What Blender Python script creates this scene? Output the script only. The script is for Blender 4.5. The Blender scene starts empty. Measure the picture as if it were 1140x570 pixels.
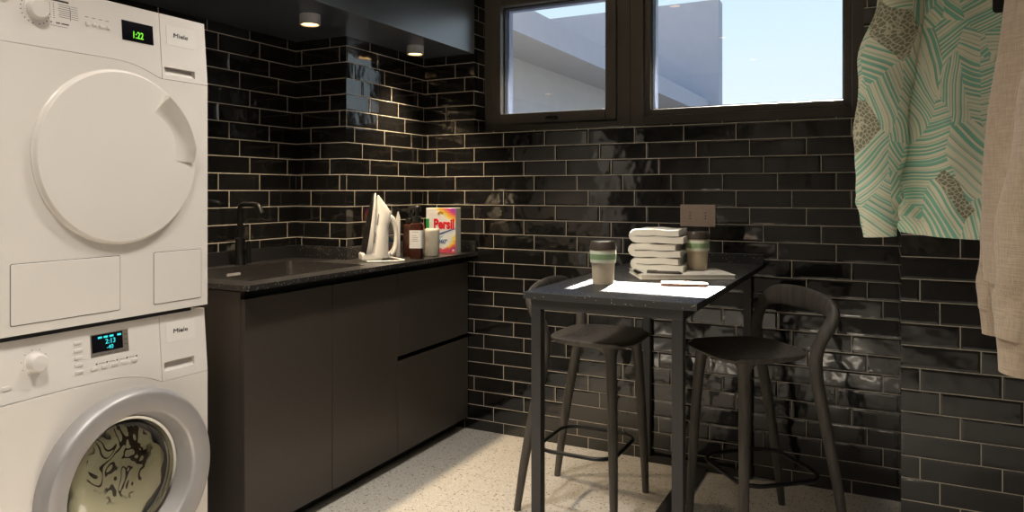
import bpy, bmesh, math, random
from mathutils import Vector, Matrix
random.seed(7)
S = bpy.context.scene
COL = S.collection
# ------------------------------------------------------------------ camera, sky, sun, exposure
P = 0.2234; Q = 0.072038; ZL = 1.49386          # tile pitch, row pitch, height of the grout line under the window
cam = bpy.data.cameras.new('camera'); camo = bpy.data.objects.new('camera', cam); COL.objects.link(camo)
camo.location = (1.461, -3.2105, 1.2021)
camo.rotation_euler = (math.pi/2, 0, math.radians(27.022))
cam.sensor_width = 36; cam.lens = 36*815.47/1140
cam.shift_y = -(285-213.08)/1140
cam.clip_start = 0.02; cam.clip_end = 200
S.camera = camo
S.view_settings.view_transform = 'Standard'; S.view_settings.look = 'None'
S.view_settings.gamma = 1; S.view_settings.use_curve_mapping = False
S.view_settings.exposure = 0.2
SKY_STRENGTH = 1.0
SUN_STRENGTH = 60.0
LAMP_W = 104.0
SOFFIT_W = 60.0
w = bpy.data.worlds.new('sky'); S.world = w; w.use_nodes = True
nt = w.node_tree; nt.nodes.clear()
tc = nt.nodes.new('ShaderNodeTexCoord'); sx = nt.nodes.new('ShaderNodeSeparateXYZ'); cr = nt.nodes.new('ShaderNodeValToRGB')
bg = nt.nodes.new('ShaderNodeBackground'); ow = nt.nodes.new('ShaderNodeOutputWorld')
nt.links.new(tc.outputs['Generated'], sx.inputs[0]); nt.links.new(sx.outputs['Z'], cr.inputs[0])
e = cr.color_ramp.elements
e[0].position = 0.0; e[0].color = (0.82, 0.92, 0.97, 1)
e[1].position = 1.0; e[1].color = (0.22, 0.48, 1.4, 1)
m_ = e.new(0.10); m_.color = (0.80, 0.92, 0.98, 1)
m_ = e.new(0.26); m_.color = (0.62, 0.83, 0.97, 1)
m_ = e.new(0.5); m_.color = (0.40, 0.80, 1.75, 1)
nt.links.new(cr.outputs[0], bg.inputs[0]); bg.inputs[1].default_value = SKY_STRENGTH
nt.links.new(bg.outputs[0], ow.inputs[0])
sun = bpy.data.lights.new('sun', 'SUN'); suno = bpy.data.objects.new('sun', sun); COL.objects.link(suno)
sun.energy = SUN_STRENGTH; sun.angle = math.radians(0.6); sun.color = (1.0, 0.93, 0.84)
suno.rotation_euler = Vector((0.055, -1, -0.74)).to_track_quat('-Z', 'Y').to_euler()
suno.location = (0, 8, 6)

# ------------------------------------------------------------------ materials
def nmat(name):
    m = bpy.data.materials.new(name); m.use_nodes = True
    return m, m.node_tree, m.node_tree.nodes['Principled BSDF']
def pm(name, col, rough=0.5, metal=0.0, spec=0.5, coat=0.0, noise=0, nscale=20, bump=0, bscale=60, emit=None, es=0, trans=0, ior=1.45, sheen=0, stretch=None):
    m, t, b = nmat(name)
    b.inputs['Base Color'].default_value = (*col, 1); b.inputs['Roughness'].default_value = rough
    b.inputs['Metallic'].default_value = metal; b.inputs['Specular IOR Level'].default_value = spec
    b.inputs['Coat Weight'].default_value = coat; b.inputs['IOR'].default_value = ior
    b.inputs['Transmission Weight'].default_value = trans; b.inputs['Sheen Weight'].default_value = sheen
    if emit: b.inputs['Emission Color'].default_value = (*emit, 1); b.inputs['Emission Strength'].default_value = es
    tcn = t.nodes.new('ShaderNodeTexCoord'); vec = tcn.outputs['Object']
    if stretch:
        mp = t.nodes.new('ShaderNodeMapping'); mp.inputs['Scale'].default_value = stretch
        t.links.new(vec, mp.inputs[0]); vec = mp.outputs[0]
    if noise:
        n = t.nodes.new('ShaderNodeTexNoise'); n.inputs['Scale'].default_value = nscale; n.inputs['Detail'].default_value = 4
        t.links.new(vec, n.inputs['Vector'])
        r = t.nodes.new('ShaderNodeValToRGB')
        r.color_ramp.elements[0].position = 0.3; r.color_ramp.elements[1].position = 0.7
        r.color_ramp.elements[0].color = (*[c*(1-noise) for c in col], 1); r.color_ramp.elements[1].color = (*[min(1, c*(1+noise)) for c in col], 1)
        t.links.new(n.outputs['Fac'], r.inputs[0]); t.links.new(r.outputs[0], b.inputs['Base Color'])
    if bump:
        n = t.nodes.new('ShaderNodeTexNoise'); n.inputs['Scale'].default_value = bscale; n.inputs['Detail'].default_value = 3
        t.links.new(vec, n.inputs['Vector'])
        bp = t.nodes.new('ShaderNodeBump'); bp.inputs['Strength'].default_value = 1; bp.inputs['Distance'].default_value = bump
        t.links.new(n.outputs['Fac'], bp.inputs['Height']); t.links.new(bp.outputs[0], b.inputs['Normal'])
    return m
def mth(t, op, a, b=None, clamp=False):
    n = t.nodes.new('ShaderNodeMath'); n.operation = op; n.use_clamp = clamp
    for i, v in enumerate((a, b)):
        if v is None: continue
        if isinstance(v, (int, float)): n.inputs[i].default_value = v
        else: t.links.new(v, n.inputs[i])
    return n.outputs[0]
def mrange(t, v, a, b, c=0, d=1, smooth=True):
    n = t.nodes.new('ShaderNodeMapRange'); n.interpolation_type = 'SMOOTHSTEP' if smooth else 'LINEAR'
    t.links.new(v, n.inputs['Value'])
    for k, q in zip(('From Min', 'From Max', 'To Min', 'To Max'), (a, b, c, d)): n.inputs[k].default_value = q
    return n.outputs['Result']
def mixc(t, f, a, b):
    n = t.nodes.new('ShaderNodeMix'); n.data_type = 'RGBA'
    if isinstance(f, (int, float)): n.inputs[0].default_value = f
    else: t.links.new(f, n.inputs[0])
    for i, v in ((6, a), (7, b)):
        if isinstance(v, tuple): n.inputs[i].default_value = (*v, 1)
        else: t.links.new(v, n.inputs[i])
    return n.outputs[2]
def tile_mat(name, axis, phase):
    m, t, b = nmat(name)
    g = t.nodes.new('ShaderNodeNewGeometry'); s = t.nodes.new('ShaderNodeSeparateXYZ'); t.links.new(g.outputs['Position'], s.inputs[0])
    c = s.outputs[axis]
    v = mth(t, 'DIVIDE', mth(t, 'SUBTRACT', ZL, s.outputs['Z']), Q)
    row = mth(t, 'FLOOR', v); fv = mth(t, 'SUBTRACT', v, row)
    u = mth(t, 'SUBTRACT', mth(t, 'SUBTRACT', mth(t, 'DIVIDE', c, P), phase), mth(t, 'MULTIPLY', row, 0.25))
    iu = mth(t, 'FLOOR', u); fu = mth(t, 'SUBTRACT', u, iu)
    du = mth(t, 'MULTIPLY', mth(t, 'MINIMUM', fu, mth(t, 'SUBTRACT', 1, fu)), P)
    dv = mth(t, 'MULTIPLY', mth(t, 'MINIMUM', fv, mth(t, 'SUBTRACT', 1, fv)), Q)
    d = mth(t, 'MINIMUM', du, dv)
    face = mrange(t, d, 0.0012, 0.0019)
    pillow = mrange(t, d, 0.001, 0.010)
    cx = t.nodes.new('ShaderNodeCombineXYZ'); t.links.new(iu, cx.inputs[0]); t.links.new(row, cx.inputs[1])
    wn = t.nodes.new('ShaderNodeTexWhiteNoise'); wn.noise_dimensions = '3D'; t.links.new(cx.outputs[0], wn.inputs['Vector'])
    va = t.nodes.new('ShaderNodeVectorMath'); va.operation = 'MULTIPLY_ADD'; t.links.new(wn.outputs['Color'], va.inputs[0])
    va.inputs[1].default_value = (9, 9, 9); t.links.new(g.outputs['Position'], va.inputs[2])
    n1 = t.nodes.new('ShaderNodeTexNoise'); n1.inputs['Scale'].default_value = 9; n1.inputs['Detail'].default_value = 2; n1.inputs['Roughness'].default_value = 0.45
    t.links.new(va.outputs[0], n1.inputs['Vector'])
    # a slight random tilt of each hand-set tile
    ws = t.nodes.new('ShaderNodeSeparateColor'); t.links.new(wn.outputs['Color'], ws.inputs[0])
    k_ = 0.055
    cn = t.nodes.new('ShaderNodeCombineXYZ')
    t.links.new(mth(t, 'MULTIPLY', mth(t, 'SUBTRACT', ws.outputs[0], 0.5), k_), cn.inputs[0 if axis == 'X' else 1])
    t.links.new(mth(t, 'MULTIPLY', mth(t, 'SUBTRACT', ws.outputs[1], 0.5), k_*0.8), cn.inputs[2])
    ad = t.nodes.new('ShaderNodeVectorMath'); ad.operation = 'ADD'; t.links.new(g.outputs['Normal'], ad.inputs[0]); t.links.new(cn.outputs[0], ad.inputs[1])
    nn = t.nodes.new('ShaderNodeVectorMath'); nn.operation = 'NORMALIZE'; t.links.new(ad.outputs[0], nn.inputs[0])
    h = mth(t, 'ADD', mth(t, 'MULTIPLY', pillow, 0.45), mth(t, 'MULTIPLY', n1.outputs['Fac'], 4.0))
    bp = t.nodes.new('ShaderNodeBump'); bp.inputs['Strength'].default_value = 1; bp.inputs['Distance'].default_value = 0.0011
    t.links.new(h, bp.inputs['Height']); t.links.new(nn.outputs[0], bp.inputs['Normal']); t.links.new(bp.outputs[0], b.inputs['Normal'])
    tone = mixc(t, ws.outputs[2], (0.005, 0.0048, 0.0048), (0.010, 0.0095, 0.009))
    t.links.new(mixc(t, face, (0.50, 0.44, 0.35), tone), b.inputs['Base Color'])
    t.links.new(mrange(t, face, 0, 1, 0.9, 0.10, False), b.inputs['Roughness'])
    b.inputs['Specular IOR Level'].default_value = 1.0; b.inputs['IOR'].default_value = 1.52
    return m
def floor_mat():
    m, t, b = nmat('terrazzo')
    g = t.nodes.new('ShaderNodeNewGeometry'); s = t.nodes.new('ShaderNodeSeparateXYZ'); t.links.new(g.outputs['Position'], s.inputs[0])
    base = (0.61, 0.575, 0.515)
    def chips(scale, thr, seed):
        vo = t.nodes.new('ShaderNodeTexVoronoi'); vo.inputs['Scale'].default_value = scale
        mp = t.nodes.new('ShaderNodeMapping'); mp.inputs['Location'].default_value = (seed, seed*2, 0)
        t.links.new(g.outputs['Position'], mp.inputs[0]); t.links.new(mp.outputs[0], vo.inputs['Vector'])
        sc = t.nodes.new('ShaderNodeSeparateColor'); t.links.new(vo.outputs['Color'], sc.inputs[0])
        pick = mth(t, 'GREATER_THAN', sc.outputs[0], thr)
        near = mrange(t, vo.outputs['Distance'], 0.36, 0.30)
        return mth(t, 'MULTIPLY', pick, near), sc.outputs[1]
    a, ra = chips(75, 0.80, 3.1); d, rd = chips(150, 0.72, 7.7); l, rl = chips(95, 0.6, 12.3)
    c = mixc(t, l, base, (0.76, 0.72, 0.64))
    c = mixc(t, a, c, mixc(t, ra, (0.16, 0.12, 0.085), (0.42, 0.31, 0.2)))
    c = mixc(t, d, c, mixc(t, rd, (0.10, 0.08, 0.06), (0.33, 0.27, 0.2)))
    def joint(out, ph):
        f = mth(t, 'FRACT', mth(t, 'DIVIDE', mth(t, 'SUBTRACT', out, ph), 0.6))
        q = mth(t, 'MULTIPLY', mth(t, 'MINIMUM', f, mth(t, 'SUBTRACT', 1, f)), 0.6)
        return mth(t, 'LESS_THAN', q, 0.0010)
    j = mth(t, 'MAXIMUM', joint(s.outputs['X'], 0.536), joint(s.outputs['Y'], -0.52))
    c = mixc(t, mth(t, 'MULTIPLY', j, 0.6), c, (0.25, 0.2, 0.15))
    t.links.new(c, b.inputs['Base Color']); b.inputs['Roughness'].default_value = 0.38
    return m
def quartz_mat(name='black_quartz', rough=0.30):
    m, t, b = nmat(name)
    tcn = t.nodes.new('ShaderNodeNewGeometry')
    vo = t.nodes.new('ShaderNodeTexVoronoi'); vo.inputs['Scale'].default_value = 210
    t.links.new(tcn.outputs['Position'], vo.inputs['Vector'])
    sc = t.nodes.new('ShaderNodeSeparateColor'); t.links.new(vo.outputs['Color'], sc.inputs[0])
    f = mth(t, 'MULTIPLY', mth(t, 'GREATER_THAN', sc.outputs[0], 0.90), mrange(t, vo.outputs['Distance'], 0.36, 0.28))
    t.links.new(mixc(t, f, (0.013, 0.012, 0.012), mixc(t, sc.outputs[1], (0.5, 0.45, 0.36), (0.8, 0.78, 0.72))), b.inputs['Base Color'])
    b.inputs['Roughness'].default_value = rough; b.inputs['Specular IOR Level'].default_value = 1.0
    return m
def leaf_fabric():
    m, t, b = nmat('leaf_print_fabric')
    tcn = t.nodes.new('ShaderNodeTexCoord')
    mp0 = t.nodes.new('ShaderNodeMapping'); mp0.inputs['Scale'].default_value = (1, 0.25, 1)
    t.links.new(tcn.outputs['Object'], mp0.inputs[0])
    # soft warp, so the stripes run like leaves
    nz = t.nodes.new('ShaderNodeTexNoise'); nz.inputs['Scale'].default_value = 6; nz.inputs['Detail'].default_value = 1
    t.links.new(mp0.outputs[0], nz.inputs['Vector'])
    va = t.nodes.new('ShaderNodeVectorMath'); va.operation = 'MULTIPLY_ADD'
    t.links.new(nz.outputs['Color'], va.inputs[0]); va.inputs[1].default_value = (0.07, 0.07, 0.07); t.links.new(mp0.outputs[0], va.inputs[2])
    cream = (0.80, 0.78, 0.61)
    s = t.nodes.new('ShaderNodeSeparateXYZ'); t.links.new(va.outputs[0], s.inputs[0])
    def leaves(scale, freq, seed, wmax, stretch):
        mp = t.nodes.new('ShaderNodeMapping'); mp.inputs['Location'].default_value = (seed, 0, seed*1.7); mp.inputs['Rotation'].default_value = (0, seed, 0); mp.inputs['Scale'].default_value = (1, 1, stretch)
        t.links.new(va.outputs[0], mp.inputs[0])
        vo = t.nodes.new('ShaderNodeTexVoronoi'); vo.inputs['Scale'].default_value = scale; t.links.new(mp.outputs[0], vo.inputs['Vector'])
        sc = t.nodes.new('ShaderNodeSeparateColor'); t.links.new(vo.outputs['Color'], sc.inputs[0])
        ang = mth(t, 'MULTIPLY', sc.outputs[0], 3.14159)
        pr_ = mth(t, 'ADD', mth(t, 'MULTIPLY', s.outputs['X'], mth(t, 'COSINE', ang)), mth(t, 'MULTIPLY', s.outputs['Z'], mth(t, 'SINE', ang)))
        k = mth(t, 'MULTIPLY', pr_, mth(t, 'MULTIPLY', mth(t, 'ADD', sc.outputs[2], 0.7), freq))
        fr = mth(t, 'FRACT', k); fl = mth(t, 'FLOOR', k)
        wn = t.nodes.new('ShaderNodeTexWhiteNoise'); wn.noise_dimensions = '2D'
        cb = t.nodes.new('ShaderNodeCombineXYZ'); t.links.new(fl, cb.inputs[0]); t.links.new(sc.outputs[0], cb.inputs[1]); t.links.new(cb.outputs[0], wn.inputs['Vector'])
        width = mth(t, 'ADD', mth(t, 'MULTIPLY', wn.outputs['Value'], wmax), 0.12)
        stripe = mrange(t, mth(t, 'SUBTRACT', width, fr), -0.06, 0.06)
        teal = mixc(t, mth(t, 'GREATER_THAN', wn.outputs['Value'], 0.5), (0.52, 0.68, 0.51), (0.26, 0.58, 0.43))
        c = mixc(t, stripe, cream, teal)
        fr2 = mth(t, 'FRACT', mth(t, 'MULTIPLY', k, 0.5))
        return mixc(t, mth(t, 'MULTIPLY', mth(t, 'LESS_THAN', fr2, 0.06), 0.6), c, (0.28, 0.28, 0.18)), sc
    cA, sA = leaves(10, 92, 2.3, 0.72, 0.5)
    cB, sB = leaves(16, 125, 1.1, 0.66, 0.45)
    c = mixc(t, mth(t, 'GREATER_THAN', sB.outputs[1], 0.52), cA, cB)
    # a few patches of olive scales
    v2 = t.nodes.new('ShaderNodeTexVoronoi'); v2.feature = 'DISTANCE_TO_EDGE'; v2.inputs['Scale'].default_value = 110; v2.inputs['Randomness'].default_value = 0.6
    mp = t.nodes.new('ShaderNodeMapping'); mp.inputs['Rotation'].default_value = (0, 0.8, 0); t.links.new(va.outputs[0], mp.inputs[0]); t.links.new(mp.outputs[0], v2.inputs['Vector'])
    scale_c = mixc(t, mrange(t, v2.outputs['Distance'], 0.05, 0.14), (0.60, 0.58, 0.43), (0.25, 0.25, 0.17))
    c = mixc(t, mth(t, 'GREATER_THAN', sB.outputs[2], 0.955), c, scale_c)
    t.links.new(c, b.inputs['Base Color']); b.inputs['Roughness'].default_value = 0.9; b.inputs['Specular IOR Level'].default_value = 0.2
    n = t.nodes.new('ShaderNodeTexNoise'); n.inputs['Scale'].default_value = 14; t.links.new(tcn.outputs['Object'], n.inputs['Vector'])
    bp = t.nodes.new('ShaderNodeBump'); bp.inputs['Distance'].default_value = 0.012; t.links.new(n.outputs['Fac'], bp.inputs['Height']); t.links.new(bp.outputs[0], b.inputs['Normal'])
    return m
def knit_fabric():
    m, t, b = nmat('beige_knit')
    tcn = t.nodes.new('ShaderNodeTexCoord')
    def nz(scale, stretch):
        mp = t.nodes.new('ShaderNodeMapping'); mp.inputs['Scale'].default_value = stretch; t.links.new(tcn.outputs['Object'], mp.inputs[0])
        n = t.nodes.new('ShaderNodeTexNoise'); n.inputs['Scale'].default_value = scale; n.inputs['Detail'].default_value = 2
        t.links.new(mp.outputs[0], n.inputs['Vector']); return n.outputs['Fac']
    f = mth(t, 'ADD', mth(t, 'MULTIPLY', nz(150, (0.2, 0.2, 4)), 0.5), mth(t, 'MULTIPLY', nz(150, (4, 4, 0.2)), 0.5))
    t.links.new(mixc(t, mrange(t, f, 0.35, 0.65), (0.40, 0.31, 0.225), (0.50, 0.40, 0.30)), b.inputs['Base Color'])
    b.inputs['Roughness'].default_value = 0.95; b.inputs['Specular IOR Level'].default_value = 0.15; b.inputs['Sheen Weight'].default_value = 0.2
    bp = t.nodes.new('ShaderNodeBump'); bp.inputs['Distance'].default_value = 0.002; t.links.new(f, bp.inputs['Height']); t.links.new(bp.outputs[0], b.inputs['Normal'])
    return m
def reflection_mat():  # dark swirls paint the room's warped reflection into a cream colour
    m, t, b = nmat('painted_reflection')
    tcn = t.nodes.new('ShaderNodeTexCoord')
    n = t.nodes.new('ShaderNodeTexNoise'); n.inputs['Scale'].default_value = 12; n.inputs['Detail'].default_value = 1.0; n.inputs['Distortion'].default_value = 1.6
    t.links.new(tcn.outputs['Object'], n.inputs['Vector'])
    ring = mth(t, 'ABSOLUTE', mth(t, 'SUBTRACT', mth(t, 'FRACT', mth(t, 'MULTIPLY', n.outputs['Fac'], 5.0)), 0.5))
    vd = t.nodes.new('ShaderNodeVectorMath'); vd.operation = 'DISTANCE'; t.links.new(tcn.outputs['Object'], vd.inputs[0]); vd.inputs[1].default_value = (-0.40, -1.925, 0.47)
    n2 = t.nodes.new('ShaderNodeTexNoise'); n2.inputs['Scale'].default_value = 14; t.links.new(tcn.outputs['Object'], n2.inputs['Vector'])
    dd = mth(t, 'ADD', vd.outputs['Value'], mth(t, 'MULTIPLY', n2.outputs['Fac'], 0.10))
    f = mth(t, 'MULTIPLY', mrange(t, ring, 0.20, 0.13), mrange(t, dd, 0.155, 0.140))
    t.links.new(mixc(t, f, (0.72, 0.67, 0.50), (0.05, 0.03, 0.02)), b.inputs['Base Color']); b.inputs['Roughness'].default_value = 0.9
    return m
def glass_mat(name, tint=(1, 1, 1), rough=0.0, ior=1.5, lo=0.0):
    m = bpy.data.materials.new(name); m.use_nodes = True; t = m.node_tree; t.nodes.clear()
    o = t.nodes.new('ShaderNodeOutputMaterial'); mx = t.nodes.new('ShaderNodeMixShader'); f = t.nodes.new('ShaderNodeFresnel'); f.inputs[0].default_value = ior
    tr = t.nodes.new('ShaderNodeBsdfTransparent'); tr.inputs[0].default_value = (*tint, 1); gl = t.nodes.new('ShaderNodeBsdfGlossy'); gl.inputs['Roughness'].default_value = rough
    t.links.new(mth(t, 'ADD', f.outputs[0], lo, True), mx.inputs[0]); t.links.new(tr.outputs[0], mx.inputs[1]); t.links.new(gl.outputs[0], mx.inputs[2]); t.links.new(mx.outputs[0], o.inputs[0])
    return m
def box_print():
    """abstract colour print of the detergent box front: white, with orange-pink top corner and rainbow swirl below"""
    m, t, b = nmat('detergent_box_print')
    tcn = t.nodes.new('ShaderNodeTexCoord'); s = t.nodes.new('ShaderNodeSeparateXYZ'); t.links.new(tcn.outputs['Object'], s.inputs[0])
    X, Z = s.outputs['X'], s.outputs['Z']              # X -0.085..0.085, Z 0..0.22
    n = t.nodes.new('ShaderNodeTexNoise'); n.inputs['Scale'].default_value = 32; n.inputs['Detail'].default_value = 3; t.links.new(tcn.outputs['Object'], n.inputs['Vector'])
    nzz = mth(t, 'MULTIPLY', mth(t, 'SUBTRACT', n.outputs['Fac'], 0.5), 0.07)
    white = (0.85, 0.83, 0.8)
    def ramp(v, stops):
        r = t.nodes.new('ShaderNodeValToRGB'); t.links.new(v, r.inputs[0]); el = r.color_ramp.elements
        el[0].position, el[0].color = stops[0][0], (*stops[0][1], 1); el[1].position, el[1].color = stops[-1][0], (*stops[-1][1], 1)
        for p_, c_ in stops[1:-1]: q = el.new(p_); q.color = (*c_, 1)
        return r.outputs[0]
    top = mth(t, 'ADD', mth(t, 'ADD', mth(t, 'MULTIPLY', X, 1.3), mth(t, 'MULTIPLY', mth(t, 'SUBTRACT', Z, 0.19), 2.2)), nzz)
    ct = ramp(mrange(t, top, 0.0, 0.15, 0, 1, False), [(0, white), (0.2, (0.9, 0.7, 0.15)), (0.45, (0.9, 0.35, 0.05)), (0.7, (0.7, 0.06, 0.25)), (1, (0.35, 0.05, 0.4))])
    low = mth(t, 'ADD', mth(t, 'SUBTRACT', mth(t, 'MULTIPLY', X, 1.0), mth(t, 'MULTIPLY', mth(t, 'SUBTRACT', Z, 0.05), 0.9)), mth(t, 'MULTIPLY', nzz, 0.9))
    cl = ramp(mrange(t, low, -0.065, 0.115, 0, 1, False), [(0, (0.02, 0.16, 0.42)), (0.2, (0.12, 0.5, 0.65)), (0.32, (0.8, 0.85, 0.87)), (0.60, (0.84, 0.84, 0.8)), (0.68, (0.9, 0.7, 0.1)), (0.78, (0.85, 0.22, 0.05)), (0.88, (0.55, 0.03, 0.22)), (1, (0.22, 0.03, 0.3))])
    bot = mrange(t, mth(t, 'ADD', Z, nzz), 0.03, 0.015)
    cl = mixc(t, bot, cl, (0.7, 0.08, 0.12))
    c = mixc(t, mrange(t, mth(t, 'SUBTRACT', mth(t, 'MULTIPLY', X, 0.42), Z), -0.085, -0.08), ct, cl)
    t.links.new(c, b.inputs['Base Color']); b.inputs['Roughness'].default_value = 0.4
    return m
M = {}
M['tile_back'] = tile_mat('black_tile_back', 'X', 0.0)
M['tile_side'] = tile_mat('black_tile_side', 'Y', 0.44)
M['tile_pillar'] = tile_mat('black_tile_pillar', 'X', 0.983)
M['terrazzo'] = floor_mat()
M['quartz'] = quartz_mat()
M['quartz_table'] = quartz_mat('black_quartz_honed', 0.45)
M['paint'] = pm('taupe_paint', (0.22, 0.20, 0.18), 0.8)
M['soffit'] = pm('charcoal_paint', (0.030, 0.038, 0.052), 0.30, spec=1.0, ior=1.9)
M['ceil'] = pm('ceiling_paint', (0.7, 0.68, 0.64), 0.9)
M['stucco'] = pm('white_stucco', (0.33, 0.325, 0.315), 0.95, noise=0.03, nscale=6)
M['paving'] = pm('grey_paving', (0.03, 0.034, 0.042), 0.9, noise=0.1, nscale=3)
M['frame'] = pm('bronze_aluminium', (0.118, 0.104, 0.084), 0.36, 0.3, noise=0.04, nscale=40)
M['gasket'] = pm('black_rubber', (0.01, 0.01, 0.01), 0.6)
M['reveal_pvc'] = pm('pale_blue_trim', (0.17, 0.20, 0.28), 0.4)
M['glass'] = glass_mat('window_glass')
M['cab'] = pm('matt_graphite', (0.050, 0.043, 0.036), 0.36, spec=0.45, noise=0.05, nscale=60)
M['black'] = pm('matt_black', (0.008, 0.008, 0.008), 0.5)
M['blackmetal'] = pm('black_metal', (0.02, 0.018, 0.017), 0.35, 0.4)
M['steel'] = pm('dark_brushed_steel', (0.40, 0.385, 0.37), 0.26, 1.0, noise=0.06, nscale=90, stretch=(1, 8, 1))
M['chrome'] = pm('chrome', (0.75, 0.75, 0.74), 0.08, 1.0)
M['enamel'] = pm('white_enamel', (0.73, 0.69, 0.64), 0.28, noise=0.01, nscale=5)
M['enamel2'] = pm('white_plastic', (0.72, 0.68, 0.64), 0.35, noise=0.01, nscale=8)
M['ledge'] = pm('grey_white_plastic', (0.60, 0.57, 0.52), 0.4)
M['label_w'] = pm('label_white', (0.75, 0.72, 0.68), 0.3)
M['silver'] = pm('silver_plastic', (0.37, 0.355, 0.35), 0.42, 0.35, noise=0.02, nscale=30)
M['screen'] = pm('black_screen', (0.006, 0.006, 0.009), 0.1)
M['green_led'] = pm('green_digits', (0.02, 0.1, 0.0), 0.5, emit=(0.25, 1.0, 0.05), es=0.8)
M['cyan_led'] = pm('cyan_digits', (0.0, 0.1, 0.1), 0.5, emit=(0.05, 0.75, 0.8), es=0.9)
M['ink'] = pm('grey_ink', (0.12, 0.11, 0.10), 0.6)
M['inkb'] = pm('black_ink', (0.012, 0.012, 0.014), 0.5)
M['ash'] = pm('black_stained_ash', (0.084, 0.075, 0.064), 0.5, noise=0.35, nscale=60, stretch=(1, 1, 0.08), bump=0.0004, bscale=90)
M['tube'] = pm('black_ring', (0.006, 0.006, 0.006), 0.4)
M['tabmetal'] = pm('graphite_metal', (0.048, 0.046, 0.044), 0.45, 0.2, noise=0.04, nscale=50)
M['cup'] = pm('kraft_cup', (0.58, 0.49, 0.36), 0.6, noise=0.05, nscale=60, stretch=(6, 6, 0.3))
M['band'] = pm('pale_band', (0.72, 0.74, 0.60), 0.5, noise=0.02, nscale=40)
M['bandg'] = pm('green_band', (0.27, 0.40, 0.21), 0.5, noise=0.03, nscale=40)
M['lid'] = pm('brown_lid', (0.072, 0.056, 0.044), 0.38, noise=0.05, nscale=40)
M['towel'] = pm('white_terry', (0.82, 0.78, 0.70), 0.95, noise=0.02, nscale=180, bump=0.0006, bscale=300, sheen=0.2)
M['paper'] = pm('white_paper', (0.78, 0.74, 0.66), 0.7, noise=0.01, nscale=30)
M['rose'] = pm('rose_gold', (0.62, 0.36, 0.25), 0.3, 0.6, noise=0.03, nscale=50)
M['plate'] = pm('copper_beige_plate', (0.56, 0.43, 0.34), 0.4, 0.3, noise=0.03, nscale=50)
M['ironw'] = pm('iron_white', (0.82, 0.78, 0.70), 0.3, noise=0.01, nscale=30)
M['amber'] = pm('amber_plastic', (0.055, 0.014, 0.006), 0.15, coat=0.4, noise=0.1, nscale=20)
M['pump'] = pm('pump_black', (0.012, 0.012, 0.012), 0.3, noise=0.05, nscale=30)
M['labelpaper'] = pm('label_paper', (0.78, 0.76, 0.73), 0.6, noise=0.02, nscale=60)
M['wax'] = pm('cream_ceramic', (0.78, 0.72, 0.58), 0.35, noise=0.02, nscale=20)
M['box'] = pm('box_white_card', (0.80, 0.77, 0.72), 0.5, noise=0.01, nscale=30)
M['boxprint'] = box_print()
M['red'] = pm('red_print', (0.75, 0.012, 0.02), 0.45)
M['greenp'] = pm('green_print', (0.02, 0.30, 0.05), 0.45)
M['blue'] = pm('blue_print', (0.02, 0.10, 0.36), 0.45)
M['gold'] = pm('gold_print', (0.55, 0.33, 0.03), 0.4)
M['leaf'] = leaf_fabric(); M['knit'] = knit_fabric(); M['reflection'] = reflection_mat()
M['bowl'] = glass_mat('door_glass', (0.95, 0.97, 0.92), 0.0, 1.5, 0.03)
M['lampwhite'] = pm('lamp_white', (0.42, 0.42, 0.44), 0.5, noise=0.01, nscale=30)
M['bulb'] = pm('warm_lamp_glow', (1, 0.8, 0.5), 0.5, emit=(1.0, 0.60, 0.24), es=5.0)
M['pen'] = pm('pen_dark', (0.07, 0.055, 0.045), 0.4, noise=0.05, nscale=40)
M['drum'] = pm('drum_steel', (0.5, 0.5, 0.5), 0.3, 1.0)

# ------------------------------------------------------------------ mesh helpers
def wpos(o):
    v = Vector((0, 0, 0))
    while o: v += Vector(o.location); o = o.parent
    return v
def obj(name, bm, mat, parent=None, smooth=True, local=False, bevel=0, seg=2, kind=None, sub=0):
    bmesh.ops.recalc_face_normals(bm, faces=bm.faces)
    if parent is not None and not local:
        bmesh.ops.translate(bm, verts=bm.verts, vec=-wpos(parent))
    me = bpy.data.meshes.new(name); bm.to_mesh(me); bm.free()
    for mm in (mat if isinstance(mat, (list, tuple)) else [mat]): me.materials.append(mm)
    o = bpy.data.objects.new(name, me); COL.objects.link(o)
    if parent is not None: o.parent = parent
    if bevel:
        b = o.modifiers.new('bevel', 'BEVEL'); b.width = bevel; b.segments = seg; b.limit_method = 'ANGLE'; b.angle_limit = math.radians(35)
    if sub:
        s = o.modifiers.new('sub', 'SUBSURF'); s.levels = sub; s.render_levels = sub
    if smooth:
        for p_ in me.polygons: p_.use_smooth = True
        if not sub:
            try: me.set_sharp_from_angle(angle=math.radians(38))
            except Exception: pass
    if kind: o['kind'] = kind
    return o
def thing(name, label, cat, loc=(0, 0, 0), rotz=0, group=None):
    o = bpy.data.objects.new(name, None); COL.objects.link(o); o.empty_display_size = 0.1
    o.location = loc; o.rotation_euler = (0, 0, rotz); o['label'] = label; o['category'] = cat
    if group: o['group'] = group
    return o
def tag(o, label, cat, group=None):
    o['label'] = label; o['category'] = cat
    if group: o['group'] = group
    return o
def B(): return bmesh.new()
def box(bm, x0, x1, y0, y1, z0, z1):
    r = bmesh.ops.create_cube(bm, size=1)
    bmesh.ops.transform(bm, verts=r['verts'], matrix=Matrix.Translation(((x0+x1)/2, (y0+y1)/2, (z0+z1)/2)) @ Matrix.Diagonal((x1-x0, y1-y0, z1-z0, 1)))
    return r['verts']
def bx(*a): bm = B(); box(bm, *a); return bm
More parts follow.
